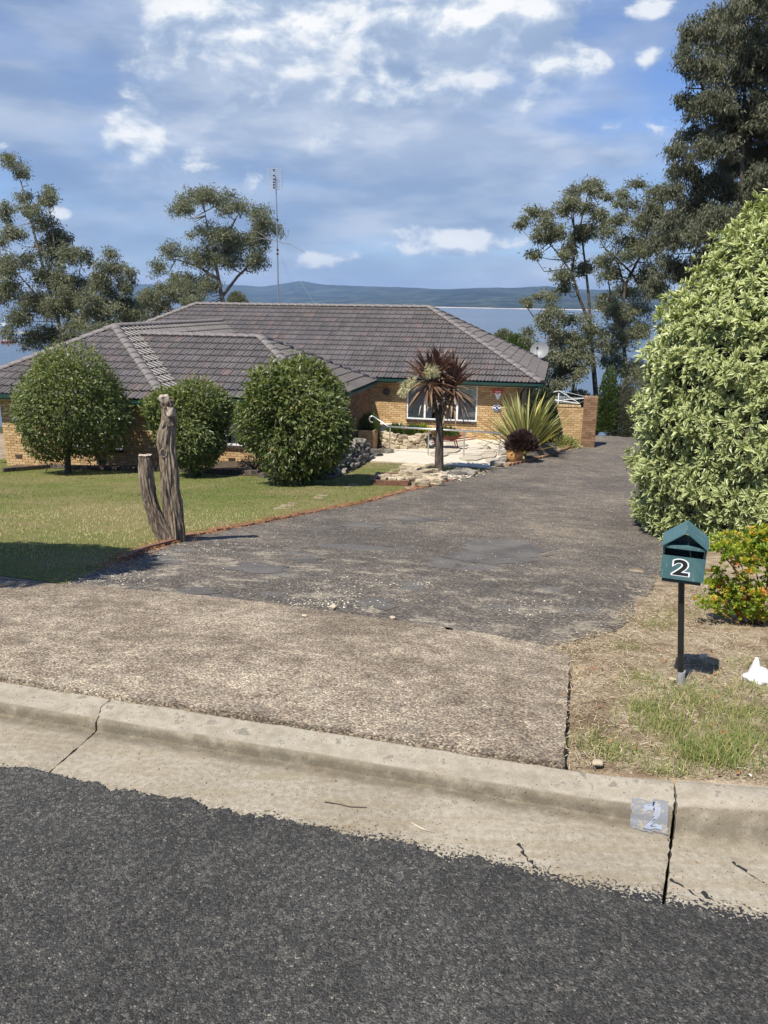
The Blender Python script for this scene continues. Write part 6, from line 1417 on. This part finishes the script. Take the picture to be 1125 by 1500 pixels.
for (u, v, ru, rv, n) in ((945, 1040, 30, 12, 420), (975, 1065, 45, 14, 520), (1080, 1085, 50, 22, 900), (1060, 1110, 50, 18, 700), (1100, 1050, 35, 16, 420), (1010, 1100, 28, 16, 380), (900, 1105, 36, 14, 260), (1015, 1030, 26, 10, 160), (960, 915, 28, 8, 240), (990, 900, 36, 10, 220), (1000, 1015, 40, 9, 180), (1110, 1010, 20, 10, 180), (920, 950, 22, 8, 120), (1085, 975, 30, 10, 130), (815, 968, 12, 8, 120), (768, 938, 10, 3, 60), (865, 1085, 24, 18, 140), (985, 1135, 20, 6, 200), (940, 1000, 40, 14, 200), (1050, 1030, 90, 60, 900)): tf.append(patch(u, v, ru, rv, n))
tf = np.concatenate(tf); tf[:, :2] += RNG.normal(0, .05, (len(tf), 2)); tf[:, 2] = gz(tf[:, 0], tf[:, 1]); tf = tf[(tf[:, :2] @ KB > 2.84) & (tf[:, :2] @ KA > SLAB_T)]
blades('verge_grass', tf, .046, .0042, 'grass_blade', 'green and straw grass tufts on the verge by the letterbox', np.clip(RNG.random(len(tf)) ** 1.3 * .95, 0, 1), 1.3)
P = scatter(VERGE, 5200, .002); blades('dry_grass', P, .035, .003, 'straw', 'thin dry grass over the verge', RNG.random(len(P)), 1.8)
P = scatter(VERGE, 420, .004); chips('verge_pebbles', P, .010, 'small pebbles among the verge litter')
tl_ = np.array([G(u, v) for u, v in DRV[1:11] for _ in range(1)]); pl = []
for a, b in zip(tl_[:-1], tl_[1:]):
    for _ in range(int(np.linalg.norm(b - a) * 240)): t = random.random(); q = a + (b - a) * t + np.array([random.gauss(0, .10), random.gauss(.08, .10), 0]); q[2] = float(gz(q[0], q[1])) + .03; pl.append(q)
pl = np.array(pl); n = len(pl); a = RNG.uniform(0, 6.28, n); o = leaf_obj('bark_litter', pl, np.stack([np.cos(a), np.sin(a), RNG.normal(0, .2, n)], 1), np.stack([RNG.normal(0, .4, n), RNG.normal(0, .4, n), np.ones(n)], 1), .06 * (.4 + RNG.random(n)), np.full(n, .009), 'dead_leaf'); tag(o, 'reddish bark litter along the lawn edging', 'litter', None, 'stuff')
# kerb number and gutter debris
def kerb_surf(t, a, lift):
    pr = kerb_profile(t); i0 = int(np.argmin(np.abs(pr[:, 0] - 2.56))); seg = np.linalg.norm(np.diff(pr[i0:], axis=0), axis=1); cs = np.concatenate([[0], np.cumsum(seg)])
    s = np.interp(a, cs, pr[i0:, 0]); z = np.interp(a, cs, pr[i0:, 1]); return np.array(kerb_pt(t, s, z, lift))
def t_of(u, v, z): d = ray(u, v); p = d * (z / d[2]); return float(p[:2] @ KA)
tp0, tp1 = t_of(926, 1185, -1.80), t_of(984, 1185, -1.80); np_ = empty('kerb_number', kerb_surf((tp0 + tp1) / 2, .05, 0), 'faded painted house number 2 on a blue patch of the kerb', 'painted number')
def ribbon(ts, as_, lift, nm, mat):
    V = [kerb_surf(t + (.006 * fbm((a * 60, i, 1), 1, 3) if i in (0, len(ts) - 1) else 0), a + (.006 * fbm((t * 60, j, 5), 1, 3) if j in (0, len(as_) - 1) else 0), lift) for i, t in enumerate(ts) for j, a in enumerate(as_)]; n, m_ = len(ts), len(as_); F = [(i * m_ + j, (i + 1) * m_ + j, (i + 1) * m_ + j + 1, i * m_ + j + 1) for i in range(n - 1) for j in range(m_ - 1)]; mm = MB(); mm.add(V, F); return mm.build(nm, mat, np_, True)
ribbon(np.linspace(tp0, tp1 - .012, 24), np.linspace(.020, .150, 20), .003, 'blue_patch', 'kerb_blue')
cu = bpy.data.curves.new('two', 'FONT'); cu.body = '2'; cu.size = .135; cu.align_x = 'CENTER'; cu.offset = .004; o = bpy.data.objects.new('two_tmp', cu); COL.objects.link(o); bpy.context.view_layer.update()
me = bpy.data.meshes.new_from_object(o.evaluated_get(bpy.context.evaluated_depsgraph_get())); bpy.data.objects.remove(o); bm = bmesh.new(); bm.from_mesh(me); bmesh.ops.triangulate(bm, faces=bm.faces)
bmesh.ops.subdivide_edges(bm, edges=[e for e in bm.edges if e.calc_length() > .012], cuts=2, use_grid_fill=True); bmesh.ops.triangulate(bm, faces=bm.faces)
for v in bm.verts: v.co = tuple(kerb_surf((tp0 + tp1) / 2 + .006 + v.co.x * 1.02, .038 + v.co.y * 1.0, .0065) - origin(np_))
bm.to_mesh(me); bm.free(); me.materials.clear(); link('digit', me, np_, 'kerb_white')
def stick(pix, r_, mat, name, label, lift=.004):
    ps = []
    for u, v in pix:
        d = ray(u, v); z = -1.846
        for _ in range(6):
            p = d * (z / d[2]); s = float(p[:2] @ KB); t = float(p[:2] @ KA); pr = kerb_profile(t); z = float(np.interp(s, pr[:, 0], pr[:, 1]))
        ps.append(np.array([p[0], p[1], p[2] + CAMZ + lift]))
    if name == 'tar_streak':
        q = []; [q.append(a + (b - a) * k / 5 + np.array([random.gauss(0, .004), random.gauss(0, .004), random.gauss(0, .0012)])) for a, b in zip(ps[:-1], ps[1:]) for k in range(5)]; ps = q
    m = MB(); m.tube(ps, [r_ * (1 - .5 * i / (len(ps) - 1)) * (random.uniform(.6, 1.3) if name == 'tar_streak' else 1) for i in range(len(ps))], 6); return tag(m.build(name, mat, None, True), label, 'twig' if name == 'twig' else 'tar line')
stick([(476, 1176), (500, 1180), (512, 1183), (537, 1184)], .0028, 'shrub_wood', 'twig', 'thin forked twig in the gutter left of centre')
stick([(603, 1207), (618, 1215), (636, 1221)], .005, 'cut_wood', 'twig', 'short thick pale stick in the gutter near the middle')
for i, pix in enumerate((((757, 1237), (772, 1255), (790, 1275), (812, 1292)), ((985, 1287), (1010, 1305), (1035, 1325), (1060, 1345)), ((1030, 1308), (1050, 1325), (1080, 1345)), ((1076, 1265), (1095, 1278), (1125, 1296)), ((1020, 1330), (1045, 1346), (1066, 1360)))):
    stick(pix, .010, 'crack_tar', 'tar_streak', ['black tar streak curling up from the asphalt in mid gutter', 'long black tar streak right of the kerb joint', 'short black tar streak beside the long one right of the joint', 'black tar streak nearest the right edge', 'low black tar streak at the asphalt edge right of the joint'][i], -.006)
stick([(0, 858), (12, 857), (25, 853)], .006, 'shrub_wood', 'twig', 'dark stick lying at the far left of the apron', .0)
pl = []
for _ in range(70):
    t = random.uniform(-1.8, 1.5); s = random.uniform(2.26, 2.64); pr = kerb_profile(t); z = float(np.interp(s, pr[:, 0], pr[:, 1])); pl.append(kerb_pt(t, s, z, .002))
pl = np.array(pl); n = len(pl); o = leaf_obj('gutter_litter', pl, np.stack([RNG.normal(size=n), RNG.normal(size=n), 0 * np.ones(n)], 1), np.tile([0, 0, 1.], (n, 1)), .012 * (.4 + RNG.random(n)), .005 * (.5 + RNG.random(n)), 'dead_leaf', None, None, .3); tag(o, 'tiny dead leaf bits lying in the gutter', 'litter', None, 'stuff')
# far jetty and boats on the bay
def far_at(u, v): d = ray(u, v); k = (WZ - CAMZ) / d[2]; return d * k + CAMV
j0, j1 = far_at(-60, 492), far_at(46, 492); jt = empty('jetty', j0, 'far concrete jetty on the bay at the left edge', 'jetty'); dj = j1 - j0; Lj = np.linalg.norm(dj); dj /= Lj
MB().box((j0 + j1) / 2 + UP * 2.4, (Lj, 6, 1.0), (dj, np.cross(UP, dj), UP)).build('deck', 'concrete_path', jt)
for i in range(12): MB().tube([j0 + dj * Lj * (i + .5) / 12 - UP * 1, j0 + dj * Lj * (i + .5) / 12 + UP * 2], .45, 8).build('pile', 'dark_bark', jt)
for i in (2, 6, 10): MB().tube([j0 + dj * Lj * i / 12 + UP * 2.5, j0 + dj * Lj * i / 12 + UP * 14], .22, 6).build('light_pole', 'galvanised', jt)
def boat(u, v, L, lab, hull, mast):
    c = far_at(u, v); b = empty('moored_boat', c, lab, 'boat', 'boats on the bay'); x = nrm(np.array([1, .5, 0])); y = np.array([-x[1], x[0], 0]); m = MB()
    lo = [c + x * a * L + y * w_ * L - UP * .2 for a, w_ in ((-.45, -.1), (.3, -.1), (.46, 0), (.3, .1), (-.45, .1))]; hi = [c + x * a * L + y * w_ * L + UP * L * .16 for a, w_ in ((-.5, -.15), (.32, -.15), (.55, 0), (.32, .15), (-.5, .15))]
    m.hull(lo, hi); m.build('hull', hull, b); MB().box(c - x * L * .08 + UP * L * .25, (L * .4, L * .2, L * .2), (x, y, UP)).build('cabin', 'white_paint', b); MB().tube([c + UP * L * .1, c + UP * L * mast], L * .012, 6).build('mast', 'white_paint', b)
boat(12, 503, 9, 'red hulled fishing boat in front of the jetty', 'sign_red', 1.5); boat(8, 480, 13, 'white yacht behind the far jetty at the left edge', 'white_paint', 2.2); boat(60, 497, 9, 'small white boat at the end of the far jetty', 'white_paint', .9)
